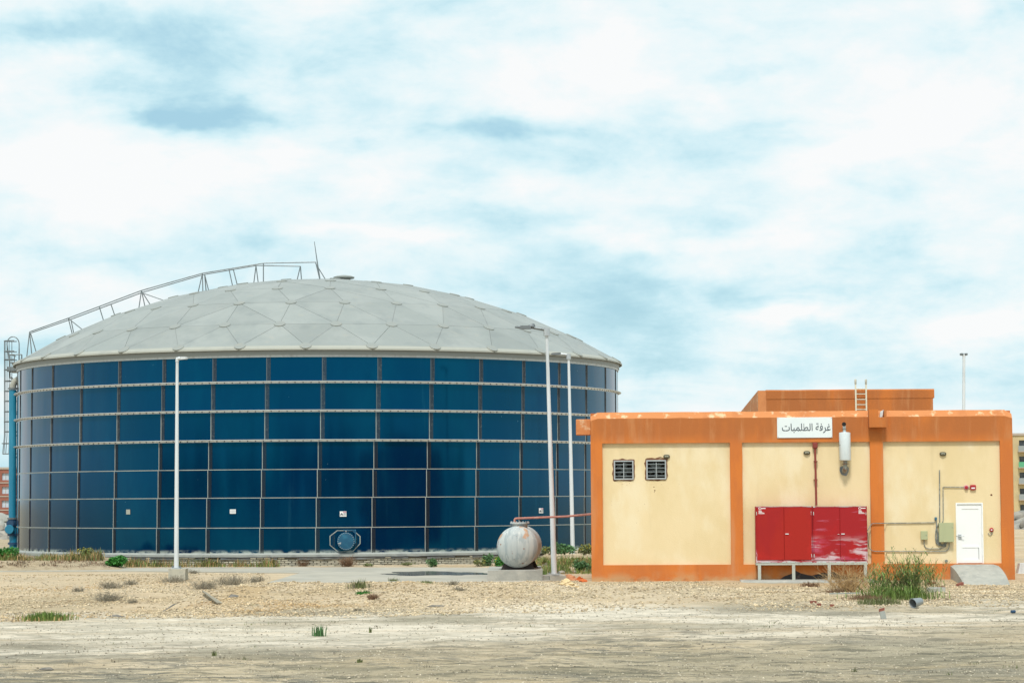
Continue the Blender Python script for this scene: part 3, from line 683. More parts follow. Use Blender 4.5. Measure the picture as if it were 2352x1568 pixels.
# manhole
p, n_, r_, ww, hw = on_tank(792, 1242, 10, 10)
fm = Matrix(((r_.x, -n_.x, 0, p.x), (r_.y, -n_.y, 0, p.y), (0, 0, 1, p.z), (0, 0, 0, 1)))      # x right, y inwards, z up
K = p.y / F
mh = MB(fm)
def octa(s_): return [((a - 792) * K * s_, -(b_ - 1242) * K * s_) for a, b_ in ((757, 1230), (774, 1217), (812, 1217), (828, 1231), (828, 1248), (811, 1266), (776, 1267), (757, 1251))]
o8, i8 = octa(1.0), octa(.94)
vs = [(a, -.03, b_) for a, b_ in o8] + [(a, -.03, b_) for a, b_ in i8] + [(a, .05, b_) for a, b_ in o8] + [(a, .05, b_) for a, b_ in i8]
mh.add(vs, [(i, (i + 1) % 8, 8 + (i + 1) % 8, 8 + i) for i in range(8)] + [((i + 1) % 8, i, 16 + i, 16 + (i + 1) % 8) for i in range(8)])
man = mh.build('manhole', SEAL, tank, smooth=None); man['label'] = 'round blue bolted manhole cover in an octagonal plate'
MB(fm).prism([(a * .95, b_ * .95) for a, b_ in o8], -.022, .05).build('reinforcing_plate', BLUE, man, smooth=None)
q = MB(fm)
for k in range(10):
    for s_ in (-1, 1):
        for cc in (0, 1): q.obox((s_ * (.50 + .07 * cc), -.03, -.28 + k * .06), (.012, 0, 0), (0, .012, 0), (0, 0, .012))
o = q.build('plate_bolt', BOLT, man, smooth=None); o['kind'] = 'stuff'
MB(fm).lathe([(.345, 0), (.345, .24), (.40, .24), (.40, .28)], (.03, .02, -.0), (0, -1, 0), 36).build('neck', PIPEDARK, man)
MB(fm).lathe([(.425, 0), (.43, .02), (.42, .05), (.37, .06)], (.03, -.26, 0), (0, -1, 0), 36).build('cover', HATCH, man)
q = MB(fm)
for k in range(24): a = 2 * math.pi * k / 24; q.lathe([(.018, 0), (.018, .03)], (.03 + .39 * math.cos(a), -.315, .39 * math.sin(a)), (0, -1, 0), 6)
o = q.build('cover_bolt', GALV, man, smooth=None); o['kind'] = 'stuff'
q = MB(fm); q.tube([(.48, -.02, .52), (.48, -.34, .52), (.48, -.36, .50), (.48, -.36, -.1)], .03, 8); q.bar((-.1, -.3, .53), (.5, -.3, .53), .05, .05); q.prism([(.30, .52), (.48, .52), (.48, .34)], -.31, -.29)
q.build('davit_arm', HATCH, man)
q = MB(fm); q.prism([(-.38, -.10), (-.20, -.04), (-.22, -.14), (-.33, -.13)], -.335, -.32); q.build('hinge_lug', GALV, man, smooth=None)
q = MB(fm); q.tube([(.03, -.33, .44), (.03, -.33, .52)], .025, 6); q.build('lifting_eye', GALV, man)

# ------------------------------------------------------------------ foundation wall of the tank
fw = thing('foundation_wall', (TX, TY, -.3), 'low crumbling wall of pale bricks and grey membrane under the blue tank', 'wall')
FR = TR + .42
N = 200
def fr(r, z0, z1, name, m, parent=None, inner=None):
    vs = []; fs = []; ri = inner or r - .3
    for k in range(N):
        for rr, z in ((r, z0), (r, z1), (ri, z1), (ri, z0)): q = tp(rr, 2 * math.pi * k / N, z); vs.append(Vector((q.x + TX, q.y + TY, z)))
    for k in range(N):
        l = (k + 1) % N
        for q in range(4): fs.append((k * 4 + q, l * 4 + q, l * 4 + (q + 1) % 4, k * 4 + (q + 1) % 4))
    return MB().add(vs, fs).build(name, m, parent)
fr(FR - .05, -.4, ZB - .14, 'mortar_core', MORTAR, fw)
fr(FR + .03, ZB - .16, ZB - .03, 'coping', SEAL, fw, TR - .3)
bk = MB(); sh = MB()
cw = .34; zb0 = -.30; ch = (ZB - .16 - zb0) / 6
for cidx in range(6):
    nbk = int(2 * math.pi * FR / cw)
    for k in range(nbk):
        th = (k + .5 * (cidx % 2)) * 2 * math.pi / nbk; t_ = (th + math.pi) % (2 * math.pi) - math.pi
        if abs(t_) > 1.6: continue
        if cidx == 5 and noise.noise(Vector((t_ * 9, 1, 0))) > .0: continue
        r0 = FR + random.uniform(-.02, .02); hw_ = cw / 2 - .012 - random.random() * .012
        c0 = tp(r0, t_, zb0 + ch * (cidx + .5)); c0 = Vector((c0.x + TX, c0.y + TY, c0.z)); n_ = Vector((c0.x - TX, c0.y - TY, 0)).normalized(); r_ = Vector((-n_.y, n_.x, 0))
        bk.obox(c0, r_ * hw_, n_ * .06, Vector((0, 0, ch / 2 - .010)))
o = bk.build('bricks', BRICKP, fw, smooth=None); o['kind'] = 'stuff'; o['label'] = 'courses of weathered pale bricks'
# membrane flap over the top courses, sagging
vs = []; fs = []; M_ = 300
for k in range(M_ + 1):
    t_ = -1.4 + 2.9 * k / M_; dr = .10 + .05 * noise.noise(Vector((t_ * 30, 0, 0)))
    low = ZB - .22 - .07 * max(0, .5 + noise.noise(Vector((t_ * 14, 2, 0))) * 1.6)
    for r, z in ((FR + .05, ZB - .15), (FR + dr, ZB - .17), (FR + dr + .02, low)): q = tp(r, t_, z); vs.append(Vector((q.x + TX, q.y + TY, z)))
for k in range(M_):
    if noise.noise(Vector((k * .13, 7, 0))) > .08: continue
    for q in range(2): fs.append((k * 3 + q, k * 3 + q + 1, k * 3 + q + 4, k * 3 + q + 3))
o = MB().add(vs, fs).build('membrane_flap', TARP, fw); sm_ = o.modifiers.new('thickness', 'SOLIDIFY'); sm_.thickness = .02
# black hose lying at the top of the wall
hp = []
for k in range(120):
    t_ = -.95 + 1.9 * k / 119; q = tp(FR + .13, t_, ZB - .15 - .04 * abs(noise.noise(Vector((t_ * 20, 4, 0))))); hp.append(Vector((q.x + TX, q.y + TY, q.z)))
tag(MB().tube(hp, .022, 5).build('cable', BLACKP), 'black cable sagging along the top of the brick foundation wall', 'cable')

# ------------------------------------------------------------------ access ladder with cage, left of the tank
YL = TY + .4
def lp(px, py, dy=0): return W(px, py, YL + dy)
lad = thing('caged_ladder', W(36, 1258, YL), 'tall galvanised ladder with round safety cage and landing at the left edge of the tank', 'ladder')
kk = YL / F
for px in (44, 50):
    MB().tube([lp(px, 815 if px == 50 else 800, -.3 if px == 44 else .3), lp(px - 4, 1256, -.3 if px == 44 else .3)], .035, 6).build('stringer', GALV_DARK, lad)
for k in range(30):
    y_ = 826 + k * 14.2
    if y_ > 1250: break
    MB().tube([lp(44 - 4 * (y_ - 800) / 450, y_, -.3), lp(50 - 4 * (y_ - 800) / 450, y_, .3)], .016, 5).build('rung', GALV_DARK, lad)
# cage hoops: horizontal rings seen edge on
hoops = [783, 807, 826, 849, 875, 898, 921, 945, 968, 991, 1018]
for i, y_ in enumerate(hoops):
    c0 = lp(27 if i < 10 else 25, y_); rx = (17 if i < 10 else 20) * kk
    pts_ = [c0 + Vector((-rx * math.cos(a), .38 * math.sin(a) * 1.0, 0)) for a in [R(-120 + 240 * j / 14) for j in range(15)]]
    MB().tube(pts_, .030, 5).build('cage_hoop', GALV_DARK, lad)
for a in (-80, -40, 0, 40, 80):
    pts_ = []
    for y_ in (783, 898, 1000, 1042):
        w_ = 17 if y_ < 1010 else 21
        pts_.append(lp(27, y_) + Vector((-w_ * kk * math.cos(R(a)), .38 * math.sin(R(a)), 0)))
    MB().tube(pts_, .020, 5).build('cage_strap', GALV_DARK, lad)
MB().tube([lp(6, 1042), lp(48, 1041)], .035, 6).build('bottom_bar', GALV_DARK, lad)
hpz = [lp(24, 850), lp(23.5, 800)] + [lp(39 - 0 - 16.2 * 1 + 0, 795)] * 0
arch = [lp(23, 845)] + [lp(37 - 14 * math.cos(R(a)) - 7, 790 - 17 * math.sin(R(a))) for a in range(0, 181, 15)] + [lp(44, 845)]
MB().tube(arch, .03, 6).build('top_hoop', GALV_DARK, lad)
pl = MB(); p0 = lp(23, 848); p1 = lp(50, 852); pl.box(p0.x, p1.x + .5, YL - .8, YL + .9, p1.z - .06, p1.z + .04); pl.box(p0.x, p1.x + .5, YL - .82, YL - .78, p1.z + .0, p1.z + .2)
pl.build('landing', GALV_DARK, lad)
q = MB()
for y_ in (814, 832):
    a_, b_ = lp(23, y_, -.8), lp(50, y_, -.8); q.tube([a_, b_], .030, 5); q.tube([a_ + Vector((0, 1.6, 0)), a_], .030, 5)
for px in (23, 33, 50): q.tube([lp(px, 814, -.8), lp(px, 852, -.8)], .030, 5)
q.tube([lp(23, 868, -.6), lp(50, 884, -.6)], .035, 6); q.tube([lp(23, 868, -.6), lp(23, 852, -.6)], .03, 6); q.tube([lp(25, 866, .6), lp(46, 882, .6)], .035, 6)
q.build('landing_rail', GALV_DARK, lad)
for k in range(8):
    y_ = 880 + 50 * k
    MB().bar(lp(46, y_, 0), lp(54, y_, 0), .05, .05).build('bracket', GALV_DARK, lad)

# ------------------------------------------------------------------ blue riser pipe
YP = TY - 1.6
pip = thing('riser_pipe', W(29, 1258, YP), 'thick light blue vertical water pipe with valves at the left edge of the tank', 'pipe')
kp = YP / F
def P_(px, py): return W(px, py, YP)
MB().tube([P_(29.5, 895), P_(28.5, 1190)], 8.7 * kp / 1.0, 16).build('riser', PIPEBLUE, pip)
MB().tube([P_(29.5, 893), P_(30, 884), P_(34, 876), P_(42, 871), P_(56, 870)], 8.0 * kp, 14).build('elbow', MATS['eave_metal'], pip)
for x_, y_, r_ in ((29.5, 894, 11), (28.5, 1192, 12)): MB().lathe([(r_ * kp, 0), (r_ * kp, .09)], P_(x_, y_), (0, 0, 1), 20).build('flange', GALV_DARK, pip)
MB().lathe([(10 * kp, 0), (11 * kp, .05), (11 * kp, .35), (9 * kp, .45)], P_(28.5, 1210), (0, 0, 1), 16).build('valve_body', PIPEDARK, pip)
MB().lathe([(8.5 * kp, 0), (8.5 * kp, .12)], P_(26, 1202) + Vector((0, -.25, 0)), (0, -1, 0), 18).build('handwheel', PIPEDARK, pip)
MB().tube([P_(28.5, 1209), P_(29, 1226)], 9.5 * kp, 16).build('riser', PIPEBLUE, pip)
for x_, y_ in ((29, 1230), (30, 1250), (30, 1262)): MB().lathe([(12 * kp, 0), (12 * kp, .12)], P_(x_, y_), (0, 0, 1), 18).build('flange', PIPEDARK, pip)
MB().lathe([(10.5 * kp, 0), (10.5 * kp, .14), (9.5 * kp, .17)], P_(25, 1215) + Vector((0, -.3, 0)), (0, -1, 0), 20).build('blind_flange', PIPEBLUE, pip)
MB().tube([P_(30, 1228), P_(30.5, 1262)], 9 * kp, 16).build('riser', PIPEBLUE, pip)
q = MB()
for y_ in (900, 950, 1000, 1050, 1100, 1160): q.bar(P_(34, y_), W(52, y_, YP + .6), .05, .06)
q.build('pipe_bracket', GALV_DARK, pip)

# ------------------------------------------------------------------ lamp posts
def lamp(base, top, Y, r0, r1, label, arm, block=None):
    b_ = W(base[0], base[1], Y); t_ = W(top[0], top[1], Y)
    o = thing('lamp_post', b_, label, 'lamp post', 'tall white lamp posts around the tank')
    MB().tube([b_, b_ + (t_ - b_) * .5, t_], [r0, (r0 + r1) / 2 * 1.02, r1], 16).build('pole', WHITEP, o)
    MB().box(b_.x - r0 * 1.9, b_.x + r0 * 1.9, b_.y - r0 * 1.9, b_.y + r0 * 1.9, b_.z - .03, b_.z + .025).build('base_plate', GALV, o)
    q = MB()
    for sx in (-1, 1):
        for sy in (-1, 1): q.lathe([(.02, 0), (.02, .1)], (b_.x + sx * r0 * 1.5, b_.y + sy * r0 * 1.5, b_.z), (0, 0, 1), 6)
    q.build('anchor_bolt', GALV_DARK, o)
    arm(o, t_, Y); return o
def head_led(o, root, dirx, L, tilt=.0, m=LAMPG):
    x = Vector((dirx, 0, tilt)).normalized(); z = Vector((0, 0, 1))
    q = MB(); p0 = root
    prof = [(0, .05, .05), (.1, .10, .06), (.3, .15, .055), (.75, .16, .05), (1.0, .10, .035)]
    vs = []
    for t, hw_, hh_ in prof:
        c0 = p0 + x * L * t
        for sy, sz in ((-1, -1), (1, -1), (1, 1), (-1, 1)): vs.append(c0 + Vector((0, hw_ * sy, hh_ * sz)))
    fs = [(0, 1, 2, 3), (19, 18, 17, 16)] + [(k * 4 + (i + 1) % 4, k * 4 + i, k * 4 + 4 + i, k * 4 + 4 + (i + 1) % 4) for k in range(4) for i in range(4)]
    h = q.add(vs, fs).build('lamp_head', m, o)
    q = MB(); q.obox(p0 + x * L * .6 + Vector((0, 0, -.055)), x * L * .3, Vector((0, .12, 0)), Vector((0, 0, .006))); q.build('lens', LENS, h, smooth=None)
def arm_left(o, t, Y):
    k = Y / F
    MB().tube([t - Vector((0, 0, .1)), t + Vector((.0, 0, .02)), t + Vector((7 * k, 0, 2.5 * k))], .075, 10).build('arm', WHITEP, o)
    head_led(o, t + Vector((7 * k, 0, 2.5 * k)), 1, 17 * k, .02, WHITEP)
def arm_2(o, t, Y):
    k = Y / F
    MB().lathe([(.13, -.25), (.13, .06)], t, (0, 0, 1), 12).build('collar', GALV, o)
    a = t + Vector((-34 * k, 0, 5.5 * k))
    MB().tube([t, a], [.075, .06], 8).build('arm', GALV_DARK, o)
    q = MB(); q.rock(a + Vector((0, 0, .05)), .14, .1, .11, 2, .4); q.obox(a + Vector((-.25, 0, 0)), (.22, 0, 0), (0, .1, 0), (0, 0, .07)); q.build('clamp', LAMPG, o)
    MB().tube([a, t + Vector((-53 * k, 0, 4.5 * k)), t + Vector((-73 * k, 0, 6.5 * k))], [.06, .07, .035], 7).build('broken_lamp_head', LAMPG, o)
def arm_3(o, t, Y):
    k = Y / F
    MB().lathe([(.11, -.2), (.11, .05)], t, (0, 0, 1), 12).build('collar', GALV, o)
    MB().tube([t, t + Vector((-18 * k, 0, 2.5 * k))], .06, 8).build('arm', GALV, o)
    head_led(o, t + Vector((-18 * k, 0, 3 * k)), -1, 22 * k, -.03)
def arm_4(o, t, Y):
    k = Y / F
    q = MB(); q.tube([t + Vector((-4 * k, 0, 0)), t + Vector((4 * k, 0, 0))], .06, 8); q.build('arm', GALV_DARK, o)
    head_led(o, t + Vector((-2 * k, 0, 0)), -1, 7 * k, .12); head_led(o, t + Vector((2 * k, 0, 0)), 1, 6 * k, .12)
lamp((405, 1304), (407, 825), 102.6, .098, .058, 'white lamp post standing alone in front of the left half of the tank', arm_left)
lamp((1273, 1318), (1255.5, 757), 100, .115, .058, 'thickest white lamp post with a broken dark head, right of the grey vessel', arm_2)
lamp((1316, 1290), (1306, 815), 116.5, .105, .058, 'thinner white lamp post between the broken-headed post and the orange building', arm_3)
lamp((2212, 1290), (2214, 814), 126, .10, .07, 'distant white lamp post with two heads rising behind the flat roof', arm_4)
def block(name, px0, px1, py0, py1, Y, dep, label, m=CONC, cat='concrete block', sd=1):
    a, b_ = W(px0, py0, Y), W(px1, py1, Y); q = MB()
    n_ = 7; vs = []
    for zi, z in enumerate((b_.z - .35, b_.z + (a.z - b_.z) * .55, a.z)):
        for (x, y) in [(a.x + (b_.x - a.x) * i / n_, Y) for i in range(n_ + 1)] + [(b_.x - (b_.x - a.x) * i / n_, Y + dep) for i in range(n_ + 1)]:
            vs.append(Vector((x, y, z)) + Vector((noise.noise(Vector((x * 3, y * 3, z * 5 + sd))), noise.noise(Vector((x * 3, y * 3 + 9, z * 5 + sd))), noise.noise(Vector((x * 2 + 5, y * 3, sd))) * (1 if zi else 0))) * .035)
    m_ = 2 * (n_ + 1); fs = [(k * m_ + i, k * m_ + (i + 1) % m_, (k + 1) * m_ + (i + 1) % m_, (k + 1) * m_ + i) for k in range(2) for i in range(m_)]
    fs += [tuple(range(2 * m_, 3 * m_)), tuple(range(m_ - 1, -1, -1))]
    return tag(q.add(vs, fs).build(name, m, smooth=20), label, cat)
block('footing', 386, 425, 1306, 1317, 102.0, 1.0, 'rough concrete footing under the leftmost lamp post', MATS['pale_brick'], sd=2)
block('footing', 1231, 1268, 1320.5, 1331.5, 94.8, .9, 'pale concrete footing in front of the broken-headed lamp post', sd=3)
block('footing', 1262, 1300, 1322, 1333, 94.4, .8, 'grey cracked concrete footing beside the orange rags', sd=5)

# ------------------------------------------------------------------ small grey vessel
YV = 95.0; kv = YV / F
vc = W(1188.5, 1255.5, YV); VR = 47 * kv
vdir = Vector((.055, 1, 0)).normalized()
ves = thing('water_vessel', (vc.x, vc.y, vc.z - VR - .15), 'rusty pale grey horizontal cylindrical vessel seen end on beside the lamp posts', 'vessel')
LV = 3.4
prof = [(.01, -.40), (VR * .28, -.385), (VR * .55, -.33), (VR * .78, -.23), (VR * .93, -.11), (VR, 0), (VR + .008, .02), (VR + .008, .12), (VR, .13), (VR, LV), (VR * .93, LV + .11), (VR * .78, LV + .23), (VR * .4, LV + .36), (.01, LV + .40)]
MB().lathe(prof, vc, vdir, 56).build('shell', TANKG, ves)
mw = W(1194, 1206, YV + .9)
nk = MB(); nk.lathe([(17.5 * kv, -.3), (17.5 * kv, .06)], mw, (0, 0, 1), 24); nk.build('neck', TANKG, ves)
lid = MB(); lid.lathe([(22.5 * kv, .06), (22.5 * kv, .11), (22 * kv, .12)], mw, (0, 0, 1), 28); lid = lid.build('lid', MATS['vessel_paint'], ves)
q = MB()
for k in range(16): a = 2 * math.pi * k / 16; q.lathe([(.022, .11), (.022, .16)], mw + Vector((20 * kv * math.cos(a), 20 * kv * math.sin(a), 0)), (0, 0, 1), 6)
q.build('lid_bolt', GALV, lid)
q = MB()
for dd in (.25, LV - .5):
    c0 = vc + vdir * dd; s = Vector((1, 0, 0)); zg = W(1190, 1309, YV).z
    poly = [(-36 * kv, 0), (36 * kv, 0), (40 * kv - .18, .20), (.42, .36), (.30, .30)] ; 
    pl_ = [(-.66, 0), (.66, 0), (.52, .30)] + [(.62 * math.cos(R(a)) * .80, .12 + (VR) - VR * .98 * math.sin(R(180 - a) if False else R(a)) * 1.0) for a in (62, 75, 90, 105, 118)] + [(-.52, .30)]
    q.prism([(c0.x + a, zg + b_) for a, b_ in pl_], c0.y - .12, c0.y + .25)
q.build('saddle', BLACKP, ves, smooth=None)
tag(block('plinth', 1120, 1246, 1309.5, 1325, 94.2, 6, 'long low concrete slab carrying the grey vessel', sd=8), None, 'concrete slab')
pp = [mw + Vector((-.20, 0, .10)), mw + Vector((-.20, 0, .22)), mw + Vector((-.17, .0, .26)), mw + Vector((-.1, 0, .27)), W(1300, 1185.5, 94), W(1357, 1180, 91.5), W(1400, 1178, 90.5)]
tag(MB().tube(pp, .042, 10).build('overflow_pipe', PPIPE), 'thin salmon red pipe running from the grey vessel to the orange building', 'pipe')

# ------------------------------------------------------------------ pump house
fo = W(1359, 1333, 89.0)
TH = math.atan((1359 - CX) / F)
ex = Vector((math.cos(TH), -math.sin(TH), 0)); ey = Vector((math.sin(TH), math.cos(TH), 0))
FM = Matrix(((ex.x, ey.x, 0, fo.x), (ex.y, ey.y, 0, fo.y), (0, 0, 1, fo.z), (0, 0, 0, 1)))
FI = FM.inverted(); FIR = FI.to_3x3(); oc_ = FI @ CAM
def L(px, py, d=0.0):
    r = FIR @ ray(px, py); t = (d - oc_.y) / r.y; p = oc_ + r * t; return p.x, p.z
def LW(px, py, d=0.0):
    u_, v_ = L(px, py, d); return FM @ Vector((u_, d, v_))
def LL(px, py, d=0.0):
    u_, v_ = L(px, py, d); return Vector((u_, d, v_))
house = thing('pump_house', fo, 'flat-roofed orange and yellow rendered pump house with white sign', 'building')
U0 = 0.0; U1 = L(2328, 1137)[0]
V17 = L(1840, 1015)[1]; VT = L(1840, 943.5)[1]; VC = L(1840, 958)[1]; VP = L(1840, 1295)[1]
HD = 14.0; pr = .11
colu = [(U0, L(1384.5, 1150)[0]), (L(1678, 1150)[0], L(1706, 1150)[0]), (L(2000, 1150)[0], L(2030, 1150)[0]), (L(2299, 1150)[0], U1)]
def grid_slab(u0, u1, v0, v1, d0, d1, holes, name, m, wob=0):
    us = sorted({u0, u1, *[h[0] for h in holes], *[h[1] for h in holes]}); vs_ = sorted({v0, v1, *[h[2] for h in holes], *[h[3] for h in holes]})
    q = MB(FM)
    for i in range(len(us) - 1):
        for j in range(len(vs_) - 1):
            cu, cv = (us[i] + us[i + 1]) / 2, (vs_[j] + vs_[j + 1]) / 2
            if any(h[0] < cu < h[1] and h[2] < cv < h[3] for h in holes): continue
            q.box(us[i], us[i + 1], d0, d1, vs_[j], vs_[j + 1])
    return q
# yellow panels, set back
def rect(px0, py0, px1, py1, d=0.0):
    cxp, cyp = (px0 + px1) / 2, (py0 + py1) / 2
    return L(px0, cyp, d)[0], L(px1, cyp, d)[0], L(cxp, py1, d)[1], L(cxp, py0, d)[1]
vents_px = [(1410, 1057, 1455, 1101), (1484.5, 1056, 1530, 1100)]
vh = [rect(a + 1, b_ + 1, c_ - 1, d_ - 1, pr) for a, b_, c_, d_ in vents_px]
grid_slab(colu[0][1], colu[1][0], VP, V17, pr, .35, vh, 'wall_panel', YEL).build('wall_panel', YEL, house, smooth=None)
grid_slab(colu[1][1], colu[2][0], VP, V17, pr, .35, [], 'wall_panel', YEL).build('wall_panel', YEL, house, smooth=None)
dr = rect(2196, 1154, 2258.5, 1291.5, pr)
grid_slab(colu[2][1], colu[3][0], VP, V17, pr, .35, [(dr[0], dr[1], VP - .1, dr[3])], 'wall_panel', YEL).build('wall_panel', YEL, house, smooth=None)
for i, (a, b_) in enumerate(colu):
    q = MB(FM)
    # slightly uneven hand-rendered faces
    n_ = 14; vs = []
    vb = -.35
    for k in range(n_ + 1):
        v_ = vb + (V17 - vb) * k / n_ if (i in (0, 3)) else VP + (V17 - VP) * k / n_
        j = .012 * noise.noise(Vector((i * 5, v_ * 1.3, 0))); j2 = .012 * noise.noise(Vector((i * 5, v_ * 1.3, 5)))
        aa = a if i == 0 else a + j; bb_ = b_ if i == 3 else b_ + j2
        vs += [(aa, 0, v_), (bb_, 0, v_), (bb_, .4, v_), (aa, .4, v_)]
    fs = [(k * 4 + t, k * 4 + (t + 1) % 4, k * 4 + 4 + (t + 1) % 4, k * 4 + 4 + t) for k in range(n_) for t in range(4)] + [(0, 3, 2, 1), (n_ * 4, n_ * 4 + 1, n_ * 4 + 2, n_ * 4 + 3)]
    q.add(vs, fs).build('column', ORA, house, smooth=None)
MB(FM).box(colu[0][1] + .002, colu[3][0] - .002, 0.003, .4, -.35, VP).build('plinth', ORA, house, smooth=None)
# fascia beam with chamfered top, uneven upper edge
def fascia(u0, u1, dep0, vlow, vch, vtop, name, m):
    q = MB(FM); n_ = int((u1 - u0) / .25); vs = []
    for k in range(n_ + 1):
        uu = u0 + (u1 - u0) * k / n_; j = .012 * noise.noise(Vector((uu * 1.1, 3, 1))); j2 = .014 * noise.noise(Vector((uu * 1.7, 8, 1)))
        e = .14 * max(0, 1 - min(k, n_ - k))  # rounded corners at both ends
        vs += [(uu, dep0, vlow), (uu, dep0, vch + j2 - e * .6), (uu, dep0 + .16, vtop + j - e), (uu, dep0 + .40, vtop + j - e), (uu, dep0 + .40, vlow)]
    fs = []; ms = []
    for k in range(n_):
        for t in range(5): fs.append((k * 5 + t, k * 5 + (t + 1) % 5, k * 5 + 5 + (t + 1) % 5, k * 5 + 5 + t)[::-1]); ms.append(1 if t in (1, 2) else 0)
    fs += [(0, 1, 2, 3, 4), tuple(n_ * 5 + t for t in (4, 3, 2, 1, 0))]; ms += [0, 0]
    q.add(vs, fs); q.m = ms; return q.build(name, [m, ORATOP], house, smooth=None)
fascia(U0, U1, 0, V17, VC, VT, 'fascia', ORA)
# body
MB(FM).box(U0 + .003, U0 + .3, .4, HD, -.35, VT - .02).build('side_wall', ORA, house, smooth=None)
MB(FM).box(U1 - .3, U1 - .003, .4, HD, -.35, VT - .02).build('side_wall', ORA, house, smooth=None)
MB(FM).box(U0 + .3, U1 - .3, HD - .3, HD - .002, -.35, VT - .02).build('back_wall', ORA, house, smooth=None)
MB(FM).box(U0 + .3, U1 - .3, .4, HD - .3, VT - .9, VT - .7).build('roof_slab', CONC, house, smooth=None)
MB(FM).box(U0 + .3, U1 - .3, .355, .38, -.3, VT - .9).build('dark_room_sheet', DARKREC, house, smooth=None)  # near-black sheet standing in for the unlit room behind the vents
# spout at the left corner
a = rect(1323, 963, 1358, 999, 1.2)
q = MB(FM); q.bbox(a[0], .0, 1.0, 1.6, a[2], a[3], .02); q.build('roof_spout', ORATOP, house, smooth=None)
# scupper box over the third column
a = rect(1995, 940, 2035, 981, -.18)
q = MB(FM); q.box(a[0], a[1], -.36, 0, a[2], a[2] + .05); q.box(a[0], a[0] + .33, -.36, 0, a[2] + .05, a[3]); q.box(a[1] - .08, a[1], -.36, 0, a[2] + .05, a[3] - .03); q.box(a[0] + .33, a[1] - .08, -.36, -.30, a[2] + .05, a[2] + .36)
q.build('scupper_box', ORA, house, smooth=None)
q = MB(FM); q.prism([(a[0] + .36, a[2] + .2), (a[0] + .45, a[2] + .2), (a[0] + .53, a[3] - .02), (a[0] + .42, a[3] - .08)], -.25, -.1); q.build('scupper_lip', MATS['ring_steel'], house, smooth=None)
# damp stains on the plinth, behind the cabinet
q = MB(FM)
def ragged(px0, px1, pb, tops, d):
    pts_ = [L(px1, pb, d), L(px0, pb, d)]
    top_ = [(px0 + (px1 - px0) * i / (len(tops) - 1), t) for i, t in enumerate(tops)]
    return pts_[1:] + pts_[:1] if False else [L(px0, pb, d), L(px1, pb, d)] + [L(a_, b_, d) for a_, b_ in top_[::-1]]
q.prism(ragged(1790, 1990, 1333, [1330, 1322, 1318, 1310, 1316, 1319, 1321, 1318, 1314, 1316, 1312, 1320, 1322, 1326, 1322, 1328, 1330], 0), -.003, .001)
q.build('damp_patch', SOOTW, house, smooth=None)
# roof room
pd = 3.0
a = rect(1741, 894, 2143, 943, pd)
pb = VT - .75
q = MB(FM); x0, x1, zt = a[0], a[1], a[3]
q.box(x0 + .06, x1, pd, pd + .3, pb, zt - .32); q.box(x1 - .3, x1, pd + .3, pd + 10.6, pb, zt - .32)
q.box(x0 + .06, x1, pd + 10.6, pd + 10.9, pb, zt - .7)
rr = q.build('roof_room', ORA, house, smooth=None)
q = MB(FM)   # sloping left side wall
zl = zt; q.hexa([(x0, pd - .001, pb), (x0 + .3, pd - .001, pb), (x0 + .3, pd + 10.6, pb), (x0, pd + 10.6, pb), (x0, pd - .001, zl - .02), (x0 + .3, pd - .001, zl - .02), (x0 + .3, pd + 10.6, zl - .42), (x0, pd + 10.6, zl - .42)]); q.build('sloping_side_wall', ORATOP, rr, smooth=None)
q = MB(FM); n_ = 40; vs = []
for k in range(n_ + 1):
    uu = x0 + .302 + (x1 + .05 - x0 - .302) * k / n_; j = .012 * noise.noise(Vector((uu, 9, 3)))
    vs += [(uu, pd - .015, zt - .34), (uu, pd - .015, zt - .05 + j), (uu, pd + .03, zt + j), (uu, pd + .4, zt + j), (uu, pd + .4, zt - .34)]
fs = [(k * 5 + t, k * 5 + (t + 1) % 5, k * 5 + 5 + (t + 1) % 5, k * 5 + 5 + t)[::-1] for k in range(n_) for t in range(5)] + [(0, 1, 2, 3, 4), tuple(n_ * 5 + t for t in (4, 3, 2, 1, 0))]
q.add(vs, fs).build('parapet', ORA, rr, smooth=None)
MB(FM).box(x0 + .3, x1 - .3, pd + .3, pd + 10.6, zt - .75, zt - .6).build('roof_slab', CONC, rr, smooth=None)
# little pipe ends on the parapet at right
# door (part of the house)
dd = pr - .0
q = MB(FM); fwid = .05
q.box(dr[0], dr[0] + fwid, pr - .02, pr + .10, VP, dr[3]); q.box(dr[1] - fwid, dr[1], pr - .02, pr + .10, VP, dr[3]); q.box(dr[0] + fwid, dr[1] - fwid, pr - .02, pr + .10, dr[3] - fwid, dr[3])
door = q.build('door', WHITE, house, smooth=None); door['label'] = 'white panelled metal door'
q = MB(FM); lx0, lx1, lz0, lz1 = dr[0] + fwid + .004, dr[1] - fwid - .004, VP + .012, dr[3] - fwid - .004
hA = rect(2210, 1168, 2248, 1253, pr); hB = rect(2210, 1257, 2248, 1284, pr)
st = [(lx0, hA[0], lz0, lz1), (hA[1], lx1, lz0, lz1), (hA[0], hA[1], hA[3], lz1), (hA[0], hA[1], hB[3], hA[2]), (hA[0], hA[1], lz0, hB[2])]
for s_ in st: q.box(s_[0], s_[1], pr + .015, pr + .07, s_[2], s_[3])
q.build('leaf', WHITE, door, smooth=None)
for hN in (hA, hB): MB(FM).box(hN[0] - .002, hN[1] + .002, pr + .032, pr + .06, hN[2] - .002, hN[3] + .002).build('door_panel', WHITE, door, smooth=None)
hp_ = LL(2205, 1231, pr)
